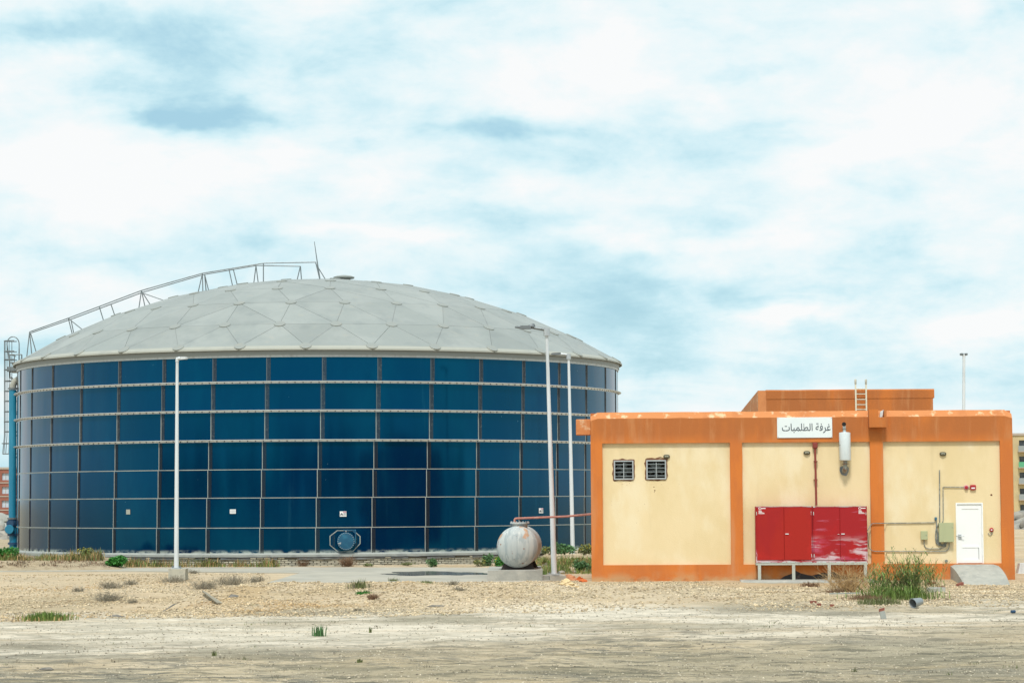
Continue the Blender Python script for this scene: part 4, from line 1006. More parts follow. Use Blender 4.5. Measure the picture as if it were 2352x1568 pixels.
q = MB(FM); q.box(hp_.x - .06, hp_.x + .05, pr - .01, pr + .015, hp_.z - .10, hp_.z + .07); q.tube([(hp_.x, pr - .01, hp_.z), (hp_.x, pr - .06, hp_.z), (hp_.x + .14, pr - .06, hp_.z + .005)], .013, 6); q.tube([(hp_.x - .14, pr - .03, hp_.z + .02), (hp_.x, pr - .03, hp_.z + .0)], .010, 6)
q.build('handle', GALV, door)
for y_ in (1180, 1230, 1276):
    h0 = LL(2255, y_, pr); MB(FM).lathe([(.012, 0), (.012, .1)], (h0.x + .02, pr - .025, h0.z), (0, 0, 1), 6).build('hinge', WHITE, door)
# holes and drips below the vents on the yellow wall
q = MB(FM)
for (px, py, s_) in ((1502, 1118, 1.2), (1504, 1126, 1.6), (1503, 1130, .8), (1429, 1111, .5), (1440, 1113, .5), (1446, 1109, .5), (1404, 1150, .4), (1481, 1157, .6), (1462, 1200, .6), (1486, 1108, .5), (1520, 1112, .5), (1535, 1121, .4), (1560, 1111, .4), (1467, 1172, .5), (1405, 1160, .4), (1290 + 300, 1205, .0)):
    if s_ == 0: continue
    c0 = LL(px, py, pr); q.lathe([(.018 * s_, 0), (.012 * s_, .006)], (c0.x, pr + .001, c0.z), (0, -1, 0), 6)
c0 = LL(2277, 1136, pr); q.lathe([(.04, 0), (.03, .01)], (c0.x, pr + .002, c0.z), (0, -1, 0), 8)
q.build('wall_speck', MORT2, house, smooth=None)
# concrete ramp at the door
a = rect(2186, 1291, 2296, 1345, -.3)
q = MB(FM); nU, nD = 10, 9; vs = []
for j in range(nD + 1):
    t = j / nD
    for i in range(nU + 1):
        s_ = i / nU; flare0 = -.0 + .22 * t; flare1 = .10 * math.sin(t * 1.6)
        uu = a[0] + flare0 + (a[1] + flare1 - a[0] - flare0) * s_
        zz_ = (VP - .03) * (1 - t ** 1.7) - .20 * t + .02 * noise.noise(Vector((s_ * 3, t * 3, 1)))
        edge = (.06 if i in (0, nU) else 0)
        vs.append((uu, .0 - 2.1 * t + .02 * noise.noise(Vector((s_ * 5, t * 4, 7))), zz_ - edge))
m_ = nU + 1; fs = [(j * m_ + i + 1, j * m_ + i, (j + 1) * m_ + i, (j + 1) * m_ + i + 1)[::-1] for j in range(nD) for i in range(nU)]
nb_ = len(vs); vs2 = [(p[0], p[1], -.4) for p in vs]
edge_idx = [i for i in range(m_)] + [j * m_ + nU for j in range(1, nD + 1)] + [nD * m_ + i for i in range(nU - 1, -1, -1)] + [j * m_ for j in range(nD - 1, 0, -1)]
for k in range(len(edge_idx)): a_, b_ = edge_idx[k], edge_idx[(k + 1) % len(edge_idx)]; fs.append((a_, b_, nb_ + b_, nb_ + a_))
q.add(vs + vs2, fs); tag(q.build('ramp', CONC, smooth=30), 'curved grey concrete ramp below the white door', 'ramp')

# ------------------------------------------------------------------ things on the facade
def fthing(name, px, py, d, label, cat, group=None):
    return thing(name, LW(px, py, d), label, cat, group)
# exhaust fans
def fan(i, label):
    a, b_, c_, d_ = vents_px[i]; r = rect(a, b_, c_, d_, pr); o = fthing('exhaust_fan', (a + c_) / 2, d_, pr, label, 'fan', 'louvred fans in the yellow wall')
    q = MB(FM); nseg = 36; vs = []
    for k in range(nseg):      # ragged mortar collar
        t = k / nseg * 4; s_ = int(t); f_ = t - s_
        cs = [(r[0], r[2]), (r[1], r[2]), (r[1], r[3]), (r[0], r[3]), (r[0], r[2])]
        x = cs[s_][0] + (cs[s_ + 1][0] - cs[s_][0]) * f_; z = cs[s_][1] + (cs[s_ + 1][1] - cs[s_][1]) * f_
        cxx, czz = (r[0] + r[1]) / 2, (r[2] + r[3]) / 2; nn = .05 + .06 * max(-.5, noise.noise(Vector((k * .5, i * 9, 0)))) + (.04 if (i == 1 and s_ == 2) else 0)
        dv = Vector((x - cxx, 0, z - czz)); dv = Vector((x, 0, z)) + dv.normalized() * nn
        vs += [(dv.x, pr - .004, dv.z), (x + (cxx - x) * .03, pr - .012, z + (czz - z) * .03)]
    q.add(vs, [(2 * k, 2 * ((k + 1) % nseg), 2 * ((k + 1) % nseg) + 1, 2 * k + 1) for k in range(nseg)]); q.build('mortar_collar', MORT2, o, smooth=None)
    q = MB(FM); t = .045; y0, y1 = pr - .05, pr + .04
    q.box(r[0], r[0] + t, y0, y1, r[2], r[3]); q.box(r[1] - t, r[1], y0, y1, r[2], r[3]); q.box(r[0] + t, r[1] - t, y0, y1, r[3] - t, r[3]); q.box(r[0] + t, r[1] - t, y0, y1, r[2], r[2] + t)
    q.build('frame', GALV, o, smooth=None)
    H = (r[3] - r[2] - 2 * t)
    for k in range(4):
        zc = r[3] - t - H * (k + .75) / 4.3
        q = MB(FM); q.hexa([(r[0] + t, pr - .045, zc - .014), (r[1] - t, pr - .045, zc - .014), (r[1] - t, pr + .05, zc + .012), (r[0] + t, pr + .05, zc + .012), (r[0] + t, pr - .045, zc + .010), (r[1] - t, pr - .045, zc + .010), (r[1] - t, pr + .05, zc + .030), (r[0] + t, pr + .05, zc + .030)])
        q.build('louvre_slat', GALV_DARK, o, smooth=None)
    cxx, czz = (r[0] + r[1]) / 2, (r[2] + r[3]) / 2
    q = MB(FM); q.box(cxx - .012, cxx + .012, pr - .058, pr - .046, r[2] + t, r[3] - t * 2); q.build('linkage', GALV, o, smooth=None)
    q = MB(FM); q.lathe([(.055, 0), (.055, .08)], (cxx, pr + .16, czz), (0, -1, 0), 12)
    for k in range(5):
        a_ = 2 * math.pi * k / 5 + i; dv = Vector((math.cos(a_), 0, math.sin(a_))); pv = Vector((-dv.z, 0, dv.x))
        c0 = Vector((cxx, pr + .12, czz)); q.add([c0 + dv * .04 - pv * .03, c0 + dv * .26 - pv * .10 + Vector((0, .03, 0)), c0 + dv * .27 + pv * .07 - Vector((0, .03, 0)), c0 + dv * .04 + pv * .03], [(0, 1, 2, 3)])
    q.build('fan_blades', GALV_DARK, o, smooth=None)
    return o
fan(0, 'louvred square exhaust fan nearer the left corner of the building'); fan(1, 'louvred square exhaust fan beside the small oval lamp, with ragged mortar above')
# oval bulkhead lamps
for (px, py, lb) in ((1531, 1048, 'small oval bulkhead lamp just above the right-hand exhaust fan'), (1853, 1039.5, 'small oval bulkhead lamp between the white sign and the red cabinet'), (2165.5, 1042, 'small oval bulkhead lamp above the grey conduits and white door')):
    o = fthing('bulkhead_lamp', px, py, pr, lb, 'wall lamp', 'oval lamps on the yellow wall'); c0 = LL(px, py, pr)
    def oval(rx, rz, y, n_=20): return [(c0.x + rx * math.copysign(abs(math.cos(2 * math.pi * k / n_)) ** .7, math.cos(2 * math.pi * k / n_)), y, c0.z + rz * math.copysign(abs(math.sin(2 * math.pi * k / n_)) ** .8, math.sin(2 * math.pi * k / n_))) for k in range(n_)]
    def stack(rs, nm, m_, par):
        q = MB(FM); vs = []
        for rx, rz, y in rs: vs += oval(rx, rz, y)
        fs = [(k * 20 + (i + 1) % 20, k * 20 + i, k * 20 + 20 + i, k * 20 + 20 + (i + 1) % 20)[::-1] for k in range(len(rs) - 1) for i in range(20)] + [tuple((len(rs) - 1) * 20 + i for i in range(20))]
        q.add(vs, fs); return q.build(nm, m_, par)
    stack([(.118, .070, pr), (.118, .070, pr - .05), (.100, .055, pr - .07)], 'housing', BRASS, o)
    stack([(.078, .036, pr - .06), (.070, .030, pr - .09), (.045, .018, pr - .105)], 'lens', LENS, o)
    q = MB(FM); q.tube([(c0.x - .10, pr - .07, c0.z), (c0.x, pr - .115, c0.z), (c0.x + .10, pr - .07, c0.z)], .008, 5); q.build('guard_bar', BRASS, o)
# sign
a = rect(1785, 958, 1911.5, 1005, -.03)
sg = fthing('sign_board', 1848, 1005, 0, 'white rectangular sign with dark Arabic lettering on the orange fascia', 'sign')
MB(FM).bbox(a[0], a[1], -.035, -.003, a[2], a[3], .006).build('board', SIGNW, sg, smooth=None)
q = MB(FM)
for sx in (a[0] + .03, a[1] - .03):
    for sz in (a[2] + .03, a[3] - .03): q.lathe([(.012, 0), (.010, .01)], (sx, -.034, sz), (0, -1, 0), 8)
q.build('screw', RUST, sg)
def text_obj(body, u0, u1, v0, v1, d, m_, name, parent, thick=0):
    cu = bpy.data.curves.new(name, 'FONT'); cu.body = body; cu.resolution_u = 3; cu.extrude = .0; cu.offset = thick
    to = bpy.data.objects.new(name, cu); me_ = bpy.data.meshes.new_from_object(to)
    co = np.array([v_.co[:] for v_ in me_.vertices]); mn, mxx = co.min(0), co.max(0)
    q = MB(FM); s_x = (u1 - u0) / (mxx[0] - mn[0]); s_z = (v1 - v0) / (mxx[1] - mn[1])
    q.add([(u0 + (c_[0] - mn[0]) * s_x, d, v0 + (c_[1] - mn[1]) * s_z) for c_ in co], [tuple(p_.vertices) for p_ in me_.polygons])
    bpy.data.objects.remove(to); bpy.data.curves.remove(cu); bpy.data.meshes.remove(me_)
    return q.build(name, m_, parent, smooth=None)
tx = rect(1796, 971.5, 1908, 994.5, -.04)
text_obj('\uFE95\uFE8E\uFE92\uFEE4\uFEE0\uFEC4\uFEDF\uFE8D \uFE94\uFED3\uFEAE\uFECF', tx[0], tx[1], tx[2], tx[3], -.040, INK, 'lettering', sg, .010)
# muffler
mf = fthing('exhaust_muffler', 1940, 1090, pr, 'silver cylindrical exhaust muffler with a sooty outlet on the wall', 'muffler')
ms = 63.9; dM = -.22
m0, m1 = LL(1941.5, 1056.5, dM), LL(1940, 993, dM)
MB(FM).lathe([(.11, -.02), (.198, 0), (.205, .02), (.205, (m1 - m0).length - .02), (.198, (m1 - m0).length), (.06, (m1 - m0).length + .02)], m0, (m1 - m0), 28).build('body', SILV, mf)
q = MB(FM); q.tube([m1, LL(1939, 984, dM), LL(1939, 977, dM), LL(1938.5, 975, dM - .05), LL(1938.5, 974, dM - .14)], .055, 12); q.build('tail_pipe', MATS['silver_paint'], mf)
q = MB(FM); q.lathe([(.075, 0), (.075, .02), (.05, .022)], LL(1938.5, 973.8, dM - .14), (0, -1, 0), 14); q.build('outlet', SOOT, mf)
MB(FM).lathe([(.10, 0), (.10, .02)], LL(1939, 985.5, dM), (0, 0, 1), 16).build('flange', RUST, mf); MB(FM).lathe([(.12, 0), (.12, .025)], LL(1941.5, 1065.5, dM), (0, 0, 1), 16).build('flange', RUST, mf)
q = MB(FM); q.tube([m0, LL(1941.5, 1068, dM), LL(1941, 1076, dM + .03), LL(1940, 1080, dM + .14), LL(1939, 1081, pr + .02)], [.075, .075, .085, .09, .09], 12); q.build('elbow', MUFE, mf)
c0 = LL(1939, 1079, pr); q = MB(FM); vs = []
for k in range(22): a_ = 2 * math.pi * k / 22; r_ = .17 + .05 * noise.noise(Vector((math.cos(a_) * 1.5, math.sin(a_) * 1.5, 3))); vs.append((c0.x + r_ * math.cos(a_), c0.z + r_ * 1.05 * math.sin(a_)))
q.prism(vs, pr - .012, pr + .001); q.build('cement_patch', TARP, mf, smooth=None)
# red drain pipe
dp = fthing('drain_pipe', 1876, 1160, pr, 'thin dark red vertical pipe dropping from the fascia to the red cabinet', 'pipe')
q = MB(FM); q.tube([LL(1872, 1022, .04), LL(1875, 1160, -.10)], .038, 10); q.build('pipe', DPIPE, dp)
q = MB(FM); a = rect(1866.5, 1015.5, 1878, 1029, 0); q.bbox(a[0], a[1], -.04, pr, a[2], a[3], .02); q.build('hopper', DPIPE, dp)
q = MB(FM)
for y_ in (1059, 1101): c0 = LL(1873.5, y_, .0); q.box(c0.x - .07, c0.x + .07, -.05, pr, c0.z - .012, c0.z + .012)
q.build('bracket', DPIPE, dp, smooth=None)
# red cabinets
def cabinet(px0, px1, worn, label, logo_right, seed):
    dF = -.42; y0_, y1_ = 1162, 1291.5
    a = rect(px0, y0_, px1, y1_, dF); o = fthing('fire_cabinet', (px0 + px1) / 2, 1292, -.2, label, 'cabinet', 'red cabinets against the yellow wall')
    MB(FM).box(a[0], a[1], dF + .03, -.01, a[2], a[3]).build('body', LEGG if False else RED, o, smooth=None)
    q = MB(FM); t = .035
    q.box(a[0], a[0] + t, dF, dF + .03, a[2], a[3]); q.box(a[1] - t, a[1], dF, dF + .03, a[2], a[3]); q.box(a[0] + t, a[1] - t, dF, dF + .03, a[3] - t * 1.2, a[3]); q.box(a[0] + t, a[1] - t, dF, dF + .03, a[2], a[2] + .085)
    q.build('frame', REDW, o, smooth=None)
    mid = (a[0] + a[1]) / 2
    for j, (u0, u1) in enumerate(((a[0] + t + .006, mid - .006), (mid + .006, a[1] - t - .006))):
        q = MB(FM); q.bbox(u0, u1, dF - .022, dF + .005, a[2] + .095, a[3] - t * 1.2 - .008, .006)
        dr_ = q.build('door', REDW if worn else RED, o, smooth=None)
        if worn: dr_['label'] = 'red door with paint rubbed away near the bottom'
        if j == 1 or worn:
            hx = mid + (.04 if j else -.09); hz = a[2] + (a[3] - a[2]) * .508
            q = MB(FM); q.box(hx, hx + (.12 if j else .06), dF - .05, dF - .023, hz - .012, hz + (.018 if j else .0)); q.build('handle', MATS['ring_steel'], dr_, smooth=None)
        q = MB(FM)
        for zz_ in (a[2] + .25, a[3] - .25):
            hx = u0 - .005 if j == 0 else u1 + .002
            q.lathe([(.014, -.06), (.014, .06)], (hx, dF - .015, zz_), (0, 0, 1), 6)
        q.build('hinge', MATS['bare_paint'], dr_)
    # bare strip along the top and bottom rims
    q = MB(FM); n_ = 30; vs = []
    for k in range(n_ + 1):
        uu = a[0] + .02 + (a[1] - a[0] - .04) * k / n_; lo = a[3] - .015 - .05 * max(0, noise.noise(Vector((uu * 1.6, seed, 0)))); vs += [(uu, dF - .004, lo), (uu, dF - .004, a[3] - .004)]
    q.add(vs, [(2 * k, 2 * k + 2, 2 * k + 3, 2 * k + 1) for k in range(n_)]); q.build('bare_rim', WORN, o, smooth=None); q = MB(FM); vs = []
    for k in range(n_ + 1):
        uu = a[0] + .02 + (a[1] - a[0] - .04) * k / n_; hi = a[2] + .02 + .05 * max(0, .3 + noise.noise(Vector((uu * 1.9, seed + 4, 0)))); vs += [(uu, dF - .004, a[2] + .002), (uu, dF - .004, hi)]
    q.add(vs, [(2 * k, 2 * k + 2, 2 * k + 3, 2 * k + 1) for k in range(n_)])
    q.build('bare_rim', WORN, o, smooth=None)
    # printed emblem and small print
    lx = L(px1 - 21 if logo_right else px0 + 3.5, 1170, dF)[0] + (.03 if not logo_right else 0); lz = L(px0, 1167, dF)[1]
    q = MB(FM); vs = []
    for k in range(20):
        a_ = 2 * math.pi * k / 20
        for r_ in (.052, .034): vs.append((lx + .06 + r_ * math.cos(a_), dF - .0235, lz + r_ * .8 * math.sin(a_)))
    q.add(vs, [(2 * k, 2 * ((k + 1) % 20), 2 * ((k + 1) % 20) + 1, 2 * k + 1)[::-1] for k in range(20)])
    q.box(lx + .11, lx + .26, dF - .0245, dF - .0225, lz - .014, lz + .014)
    for k, w_ in enumerate((.10, .12, .13, .20, .22)): q.box(lx + .01, lx + .01 + w_, dF - .0245, dF - .0225, lz - .085 - k * .027, lz - .070 - k * .027)
    q.build('printed_emblem', INKW, o, smooth=None)
    return o, a
c1, a1 = cabinet(1736, 1866, False, 'left red double cabinet with plain clean doors against the yellow wall', False, 1)
c2, a2 = cabinet(1867, 1992, True, 'right red double cabinet with scraped faded paint beside the dry weeds', True, 2)
stn = fthing('cabinet_stand', 1863, 1333, -.3, 'pale steel stand with four legs carrying the two red cabinets', 'stand')
q = MB(FM); zt_ = min(a1[2], a2[2]) - .003; q.box(a1[0], a2[1], -.43, -.36, zt_ - .07, zt_); q.box(a1[0], a2[1], -.10, -.04, zt_ - .07, zt_); q.build('top_frame', LEGG, stn, smooth=None)
for px in (1744.5, 1823, 1905, 1988):
    for d0 in (-.43, -.10):
        if px in (1823, 1905) and d0 == -.10: continue
        u_ = L(px, 1310, d0)[0]; q = MB(FM); q.box(u_ - .055, u_ + .055, d0, d0 + .065, -.03, zt_ - .071); q.build('leg', LEGG, stn, smooth=None)
a = rect(1702, 1331, 2010, 1344, -.8)
q = MB(FM); n_ = 40; vs = []
for k in range(n_ + 1):
    uu = a[0] + (a[1] - a[0]) * k / n_; e = .10 * math.sin(min(1, k / 4) * 1.57); j = .05 * noise.noise(Vector((uu * 2, 5, 5)))
    vs += [(uu, -.95 + j + .25 - e * 2.5, -.22), (uu, -.93 + j + .25 - e * 2.5, -.06 + j * .3), (uu, -.85 + j + .25 - e * 2.5, .0 + j * .2), (uu, -.002, .02), (uu, -.002, -.25)]
fs = [(k * 5 + t, k * 5 + (t + 1) % 5, k * 5 + 5 + (t + 1) % 5, k * 5 + 5 + t)[::-1] for k in range(n_) for t in range(5)] + [(0, 1, 2, 3, 4), tuple(n_ * 5 + t for t in (4, 3, 2, 1, 0))]
tag(q.add(vs, fs).build('base_slab', CONC, smooth=30), 'rough poured concrete slab under the red cabinets stand', 'concrete slab')
# electric boxes and conduits
def ebox(px0, py0, px1, py1, dep, label, m_=BOXG, nm='electric_box', cat='electric box'):
    a = rect(px0, py0, px1, py1, pr - dep); o = fthing(nm, (px0 + px1) / 2, py1, pr, label, cat)
    MB(FM).bbox(a[0], a[1], pr - dep + .02, pr, a[2], a[3], .008).build('case', m_, o, smooth=None)
    MB(FM).bbox(a[0] - .004, a[1] + .004, pr - dep, pr - dep + .018, a[2] - .004, a[3] + .004, .006).build('door', m_, o, smooth=None)
    q = MB(FM); q.lathe([(.014, 0), (.014, .01)], (a[1] - .05, pr - dep, (a[2] + a[3]) / 2 + (.25 * (a[3] - a[2]) if a[3] - a[2] > .4 else 0)), (0, -1, 0), 8); q.build('lock', GALV_DARK, o); return a
ebox(2157.5, 1200, 2190.5, 1244, .22, 'large olive green electric box left of the white door')
ebox(2115.5, 1219, 2130.5, 1238.5, .12, 'small olive green electric box above the green reeds')
ebox(2147, 1187.5, 2152, 1193.5, .07, 'tiny blue-grey junction box left of the large green electric box', HATCH, 'junction_box', 'junction box')
def conduit(pts_, r, label, d=None):
    dd_ = pr - .035
    pp_ = []
    for p in pts_:
        d_ = dd_ if len(p) == 2 else p[2]
        pp_.append(FM @ LL(p[0], p[1], d_))
    o = MB().tube(pp_, r * .8, 6).build('conduit', COND); return tag(o, label, 'conduit')
conduit([(2158, 1079), (2158.5, 1199)], .024, 'tall straight grey conduit rising highest above the large green box')
conduit([(2164, 1199), (2166, 1197), (2166.5, 1190), (2166, 1118.5), (2168, 1117.8), (2214, 1118.5)], .020, 'grey conduit bending right from the green box to the fire alarm')
conduit([(1993, 1218, -.30), (1998, 1208, -.05), (2003, 1202, -.045), (2012, 1201.5, -.045), (2034, 1201, -.045), (2036, 1201), (2147, 1199.5)], .020, 'upper horizontal grey conduit crossing the orange column to the cabinet')
conduit([(1993, 1222, -.30), (1994, 1245, -.20), (1996, 1258, -.06), (2003, 1264, -.045), (2012, 1265.5, -.045), (2034, 1265.5, -.045), (2036, 1265.5), (2160, 1266), (2172, 1265.5), (2178, 1261), (2180, 1254), (2180, 1243)], .020, 'lower horizontal grey conduit crossing the orange column to the cabinet')
conduit([(2122.5, 1238), (2122.5, 1250), (2126, 1257), (2132, 1259.5), (2160, 1259.5), (2172, 1254), (2174, 1243)], .020, 'looped grey cable under the small green electric box')
for i, (off, dn) in enumerate(((0, 0), (3, 2), (6, 4))):
    conduit([(2149.5 - off * .2, 1193), (2150.5, 1199), (2151, 1205 + dn), (2152.5 + off * .3, 1225), (2152 + off, 1243), (2156 + off, 1250 + dn * .4), (2163 + off, 1253), (2170 + off * .6, 1247), (2171 + off, 1243)], .026, ('leftmost', 'middle', 'rightmost')[i] + ' of three thick grey cables looping round the left side of the green box')
conduit([(2156, 1203), (2150, 1214), (2148.5, 1232), (2150.5, 1247), (2158, 1253)], .024, 'thick grey cable bulging out beside the left edge of the green box')
# fire alarm, call point
o = fthing('fire_alarm', 2219, 1124, pr, 'round red fire alarm sounder above the white door', 'fire alarm'); c0 = LL(2219, 1119, pr)
MB(FM).lathe([(.085, 0), (.085, .03), (.07, .05)], c0, (0, -1, 0), 18).build('rim', PINK, o); MB(FM).lathe([(.06, .03), (.055, .09), (.03, .10)], c0, (0, -1, 0), 16).build('sounder', ALARM, o)
o = fthing('alarm_box', 2235, 1124, pr, 'square red alarm box right of the round alarm sounder', 'alarm box'); a = rect(2228, 1113, 2242, 1125, pr - .08)
MB(FM).bbox(a[0] + .01, a[1], pr - .08, pr, a[2], a[3], .02).build('case', ALARM, o, smooth=None); MB(FM).box(a[0] + .05, a[1] - .04, pr - .084, pr - .079, a[2] + .05, a[3] - .09).build('label_strip', INKW, o, smooth=None)
conduit([(2223, 1119), (2228, 1119)], .018, 'very short grey conduit joining the round alarm and the alarm box')
o = fthing('alarm_bell', 2277, 1222, pr, 'small dark red bell with a dangling cable right of the white door', 'alarm bell'); c0 = LL(2277, 1216, pr)
MB(FM).lathe([(.07, 0), (.075, .04), (.05, .08), (.01, .09)], c0, (0, -1, 0), 16).build('gong', ALARM, o); MB(FM).box(c0.x - .03, c0.x + .02, c0.y - .094, c0.y - .085, c0.z - .02, c0.z + .02).build('label_strip', INKW, o, smooth=None)
q = MB(FM); q.tube([c0 + Vector((0, -.02, -.06)), c0 + Vector((.02, -.03, -.13)), c0 + Vector((-.04, -.03, -.19)), c0 + Vector((-.10, -.03, -.16)), c0 + Vector((-.12, -.03, -.11))], .014, 6); q.build('cable', COND, o)
q = MB(FM); c0 = LL(2104 + 76, 1292, 0); c0 = LL(2174, 1289, 0); q.lathe([(.05, 0), (.05, .12)], (c0.x, .11, c0.z + .02), (0, -1, 0), 12); tag(q.build('floodlight', COND), 'small grey wall outlet fitting at the foot of the yellow wall', 'fitting')
# roof ladder
rl = thing('roof_ladder', LW(1977, 942, 2.7), 'cream painted vertical ladder on the roof room', 'ladder')
pls = pd - .12
for px in (1965, 1989):
    q = MB(FM); t0 = LL(px + 1.5, 960, pls); t1 = LL(px, 882, pls); q.bar(t0, t1, .055, .055); q.build('rail', CREAM, rl, smooth=None)
    q = MB(FM); t2 = LL(px, 872, pls + .05); q.tube([t1, t1 + Vector((0, .0, .1)), t2], .040, 8); q.build('grab_handle', MATS['pale_brick'], rl)
for y_ in (893, 904.5, 917, 929, 940):
    q = MB(FM); q.tube([LL(1965.5, y_, pls), LL(1989.5, y_, pls)], .018, 6); q.build('rung', CREAM, rl)

# ------------------------------------------------------------------ vegetation
def leafquad(vs, fs, p, s, up=.3):
    n_ = Vector((random.gauss(0, 1), random.gauss(0, 1), random.gauss(0, 1) + up)).normalized(); t = n_.orthogonal().normalized(); t.rotate(Matrix.Rotation(random.uniform(0, 6.28), 3, n_)); b_ = n_.cross(t)
    o = len(vs); vs += [p - t * s * .5, p + b_ * s * .35, p + t * s * .6, p - b_ * s * .35]; fs.append((o, o + 1, o + 2, o + 3))
def bush(px, py, wpx, hpx, m_, label, cat='bush', n=500, s=.06, flowers=0, Y=None, name='bush', stems=6, group=None, dens=1, parts=True):
    p = G(px, py) if Y is None else W(px, py, Y); k = p.y / F; w_ = wpx * k; h_ = hpx * k
    if Y is None: p.z = G_z(p.x, p.y)
    o = thing(name, p, label, cat, group) if parts else None
    n = int(n * 1.5); vs, fs = [], []; lob = [(random.uniform(-.36, .36) * w_, random.uniform(-.25, .25) * w_, random.uniform(.22, .62) * h_, random.uniform(.6, 1.0)) for _ in range(13)]
    fl = MB()
    for _ in range(n):
        l = random.choice(lob); d = Vector((random.gauss(0, 1), random.gauss(0, 1), random.gauss(0, 1))).normalized() * random.random() ** .4
        q = p + Vector((l[0] + d.x * w_ * .26 * l[3], l[1] + d.y * w_ * .26 * l[3], max(.02, l[2] + d.z * h_ * .42 * l[3])))
        leafquad(vs, fs, q, s * random.uniform(.6, 1.4))
    for _ in range(flowers):
        l = random.choice(lob); d = Vector((random.gauss(0, 1), -abs(random.gauss(0, 1)), abs(random.gauss(0, 1)))).normalized()
        q = p + Vector((l[0] + d.x * w_ * .27 * l[3], l[1] + d.y * w_ * .27 * l[3], l[2] + d.z * h_ * .42 * l[3])); v2, f2 = [], []; leafquad(v2, f2, q, .055); leafquad(v2, f2, q, .05); fl.add(v2, f2)
    st_ = MB()
    for _ in range(stems): a_ = random.choice(lob); st_.tube([p + Vector((random.gauss(0, .03), random.gauss(0, .03), -.03)), p + Vector((a_[0] * .4, a_[1] * .4, a_[2] * .5)), p + Vector((a_[0], a_[1], a_[2] * 1.2))], [.014, .010, .005], 4)
    MB().add(vs, fs).build('foliage', m_, o, smooth=None); st_.build('stem', DRY, o)
    if flowers: fl.build('flowers', FLOW, o, smooth=None)['kind'] = 'stuff'
    return o
def blades(mb_, p, n, spread, h, w_, lean=.35, droop=.3, sy=1):
    for _ in range(n):
        b_ = p + Vector((random.gauss(0, spread), random.gauss(0, spread * sy), 0)); b_.z = G_z(b_.x, b_.y) - .01 if p.z < 5 else p.z
        hh_ = h * random.uniform(.45, 1.1); a_ = random.uniform(0, 6.28); dv = Vector((math.cos(a_), math.sin(a_), 0)) * lean * random.random() * hh_
        sd = Vector((-math.sin(a_), math.cos(a_), 0)); sd = (sd + Vector((.6, 0, 0))).normalized() * w_ * .5 * random.uniform(.6, 1.3)
        m1_ = b_ + dv * .35 + Vector((0, 0, hh_ * .55)); t_ = b_ + dv * 1.1 + Vector((0, 0, hh_ * (1 - droop * random.random())))
        mb_.add([b_ - sd, b_ + sd, m1_ + sd * .8, m1_ - sd * .8, t_], [(0, 1, 2, 3), (3, 2, 4)])
def grass(px, py, wpx, hpx, m_, label, n=200, w_=.02, cat='grass tuft', name='grass_tuft', lean=.5, group=None, m2=None, Y=None):
    p = G(px, py) if Y is None else W(px, py, Y); k = p.y / F
    q = MB(); blades(q, p, n, wpx * k * .27, hpx * k, w_, lean, sy=.5); 
    if m2:
        q.cur = 1; blades(q, p, n // 3, wpx * k * .32, hpx * k * .6, w_, lean * 1.4, sy=.5); return tag(q.build(name, [m_, m2], loc=p, smooth=None), label, cat, group)
    return tag(q.build(name, m_, loc=p, smooth=None), label, cat, group)
def twigs(px, py, wpx, hpx, m_, label, n=120, name='dry_bush', cat='dry bush', group=None, r=.007, flat=1.0):
    """tangle of bare branching twigs"""
    p = G(px, py); k = p.y / F; w_, h_ = wpx * k * .5, hpx * k; q = MB()
    for _ in range(n):
        b_ = p + Vector((random.gauss(0, w_ * .42), random.gauss(0, w_ * .3), 0)); b_.z = G_z(b_.x, b_.y) - .01
        a_ = random.uniform(0, 6.28); L_ = h_ * random.uniform(.5, 1.15); dv = Vector((math.cos(a_) * .8, math.sin(a_) * .6, random.uniform(.5, 1.3))).normalized()
        m1_ = b_ + dv * L_ * .5; dv2 = (dv + Vector((random.gauss(0, .5), random.gauss(0, .5), random.gauss(-.1, .3)))).normalized(); e = m1_ + dv2 * L_ * .55
        q.tube([b_, m1_, e], [r, r * .8, r * .4], 3)
        for _ in range(3):
            s_ = b_ + (m1_ - b_) * random.uniform(.4, 1) if random.random() < .5 else m1_ + (e - m1_) * random.uniform(0, .8)
            d3 = (dv + Vector((random.gauss(0, .8), random.gauss(0, .8), random.gauss(0, .5)))).normalized(); q.tube([s_, s_ + d3 * L_ * .3], [r * .6, r * .3], 3)
    return tag(q.build(name, m_, loc=p, smooth=None), label, cat, group)
YF = FRONT - .9
bush(263, 1301, 50, 26, LEAFD, 'glossy bright green rounded bush at the left end of the brick wall', n=2000, s=.11)
bush(8, 1284, 60, 32, LEAFD, 'bright green bush at the left edge below the blue pipe', n=2000, s=.10)
bush(992, 1301, 26, 23, LEAF, 'small dense green shrub against the brick wall, left of the grey vessel', n=520, s=.07)
bush(1152, 1300, 36, 34, LEAFD, 'green bush with yellow flowers directly left of the grey vessel', n=650, s=.08, flowers=45)
bush(1120, 1299, 26, 34, LEAF, 'upright leafy green shrub left of the flowering bush beside the vessel', n=420, s=.09)
bush(1100, 1300, 30, 18, LEAFO, 'low olive green weed with yellow specks at the wall near the vessel', n=300, s=.06, flowers=12)
bush(1338, 1312, 44, 30, LEAF, 'dark leafy shrub between the thin lamp post and the orange corner', n=700, s=.08)
bush(1296, 1272, 60, 28, LEAF, 'rounded grey-green bush behind the two right-hand lamp posts', n=900, s=.09, Y=112)
bush(1262, 1272, 40, 22, LEAFO, 'low flowering weed right of the vessel at the foot of the tank', n=400, s=.08, Y=112, flowers=20)
bush(1343, 1272, 44, 26, LEAFO, 'green weed with yellow flowers at the tank foot beside the orange corner', n=550, s=.08, Y=112, flowers=45)
bush(1180 + 29, 1322 - 8, 10, 10, LEAFO, 'tiny weed by the right end of the vessel slab', n=60, s=.05)
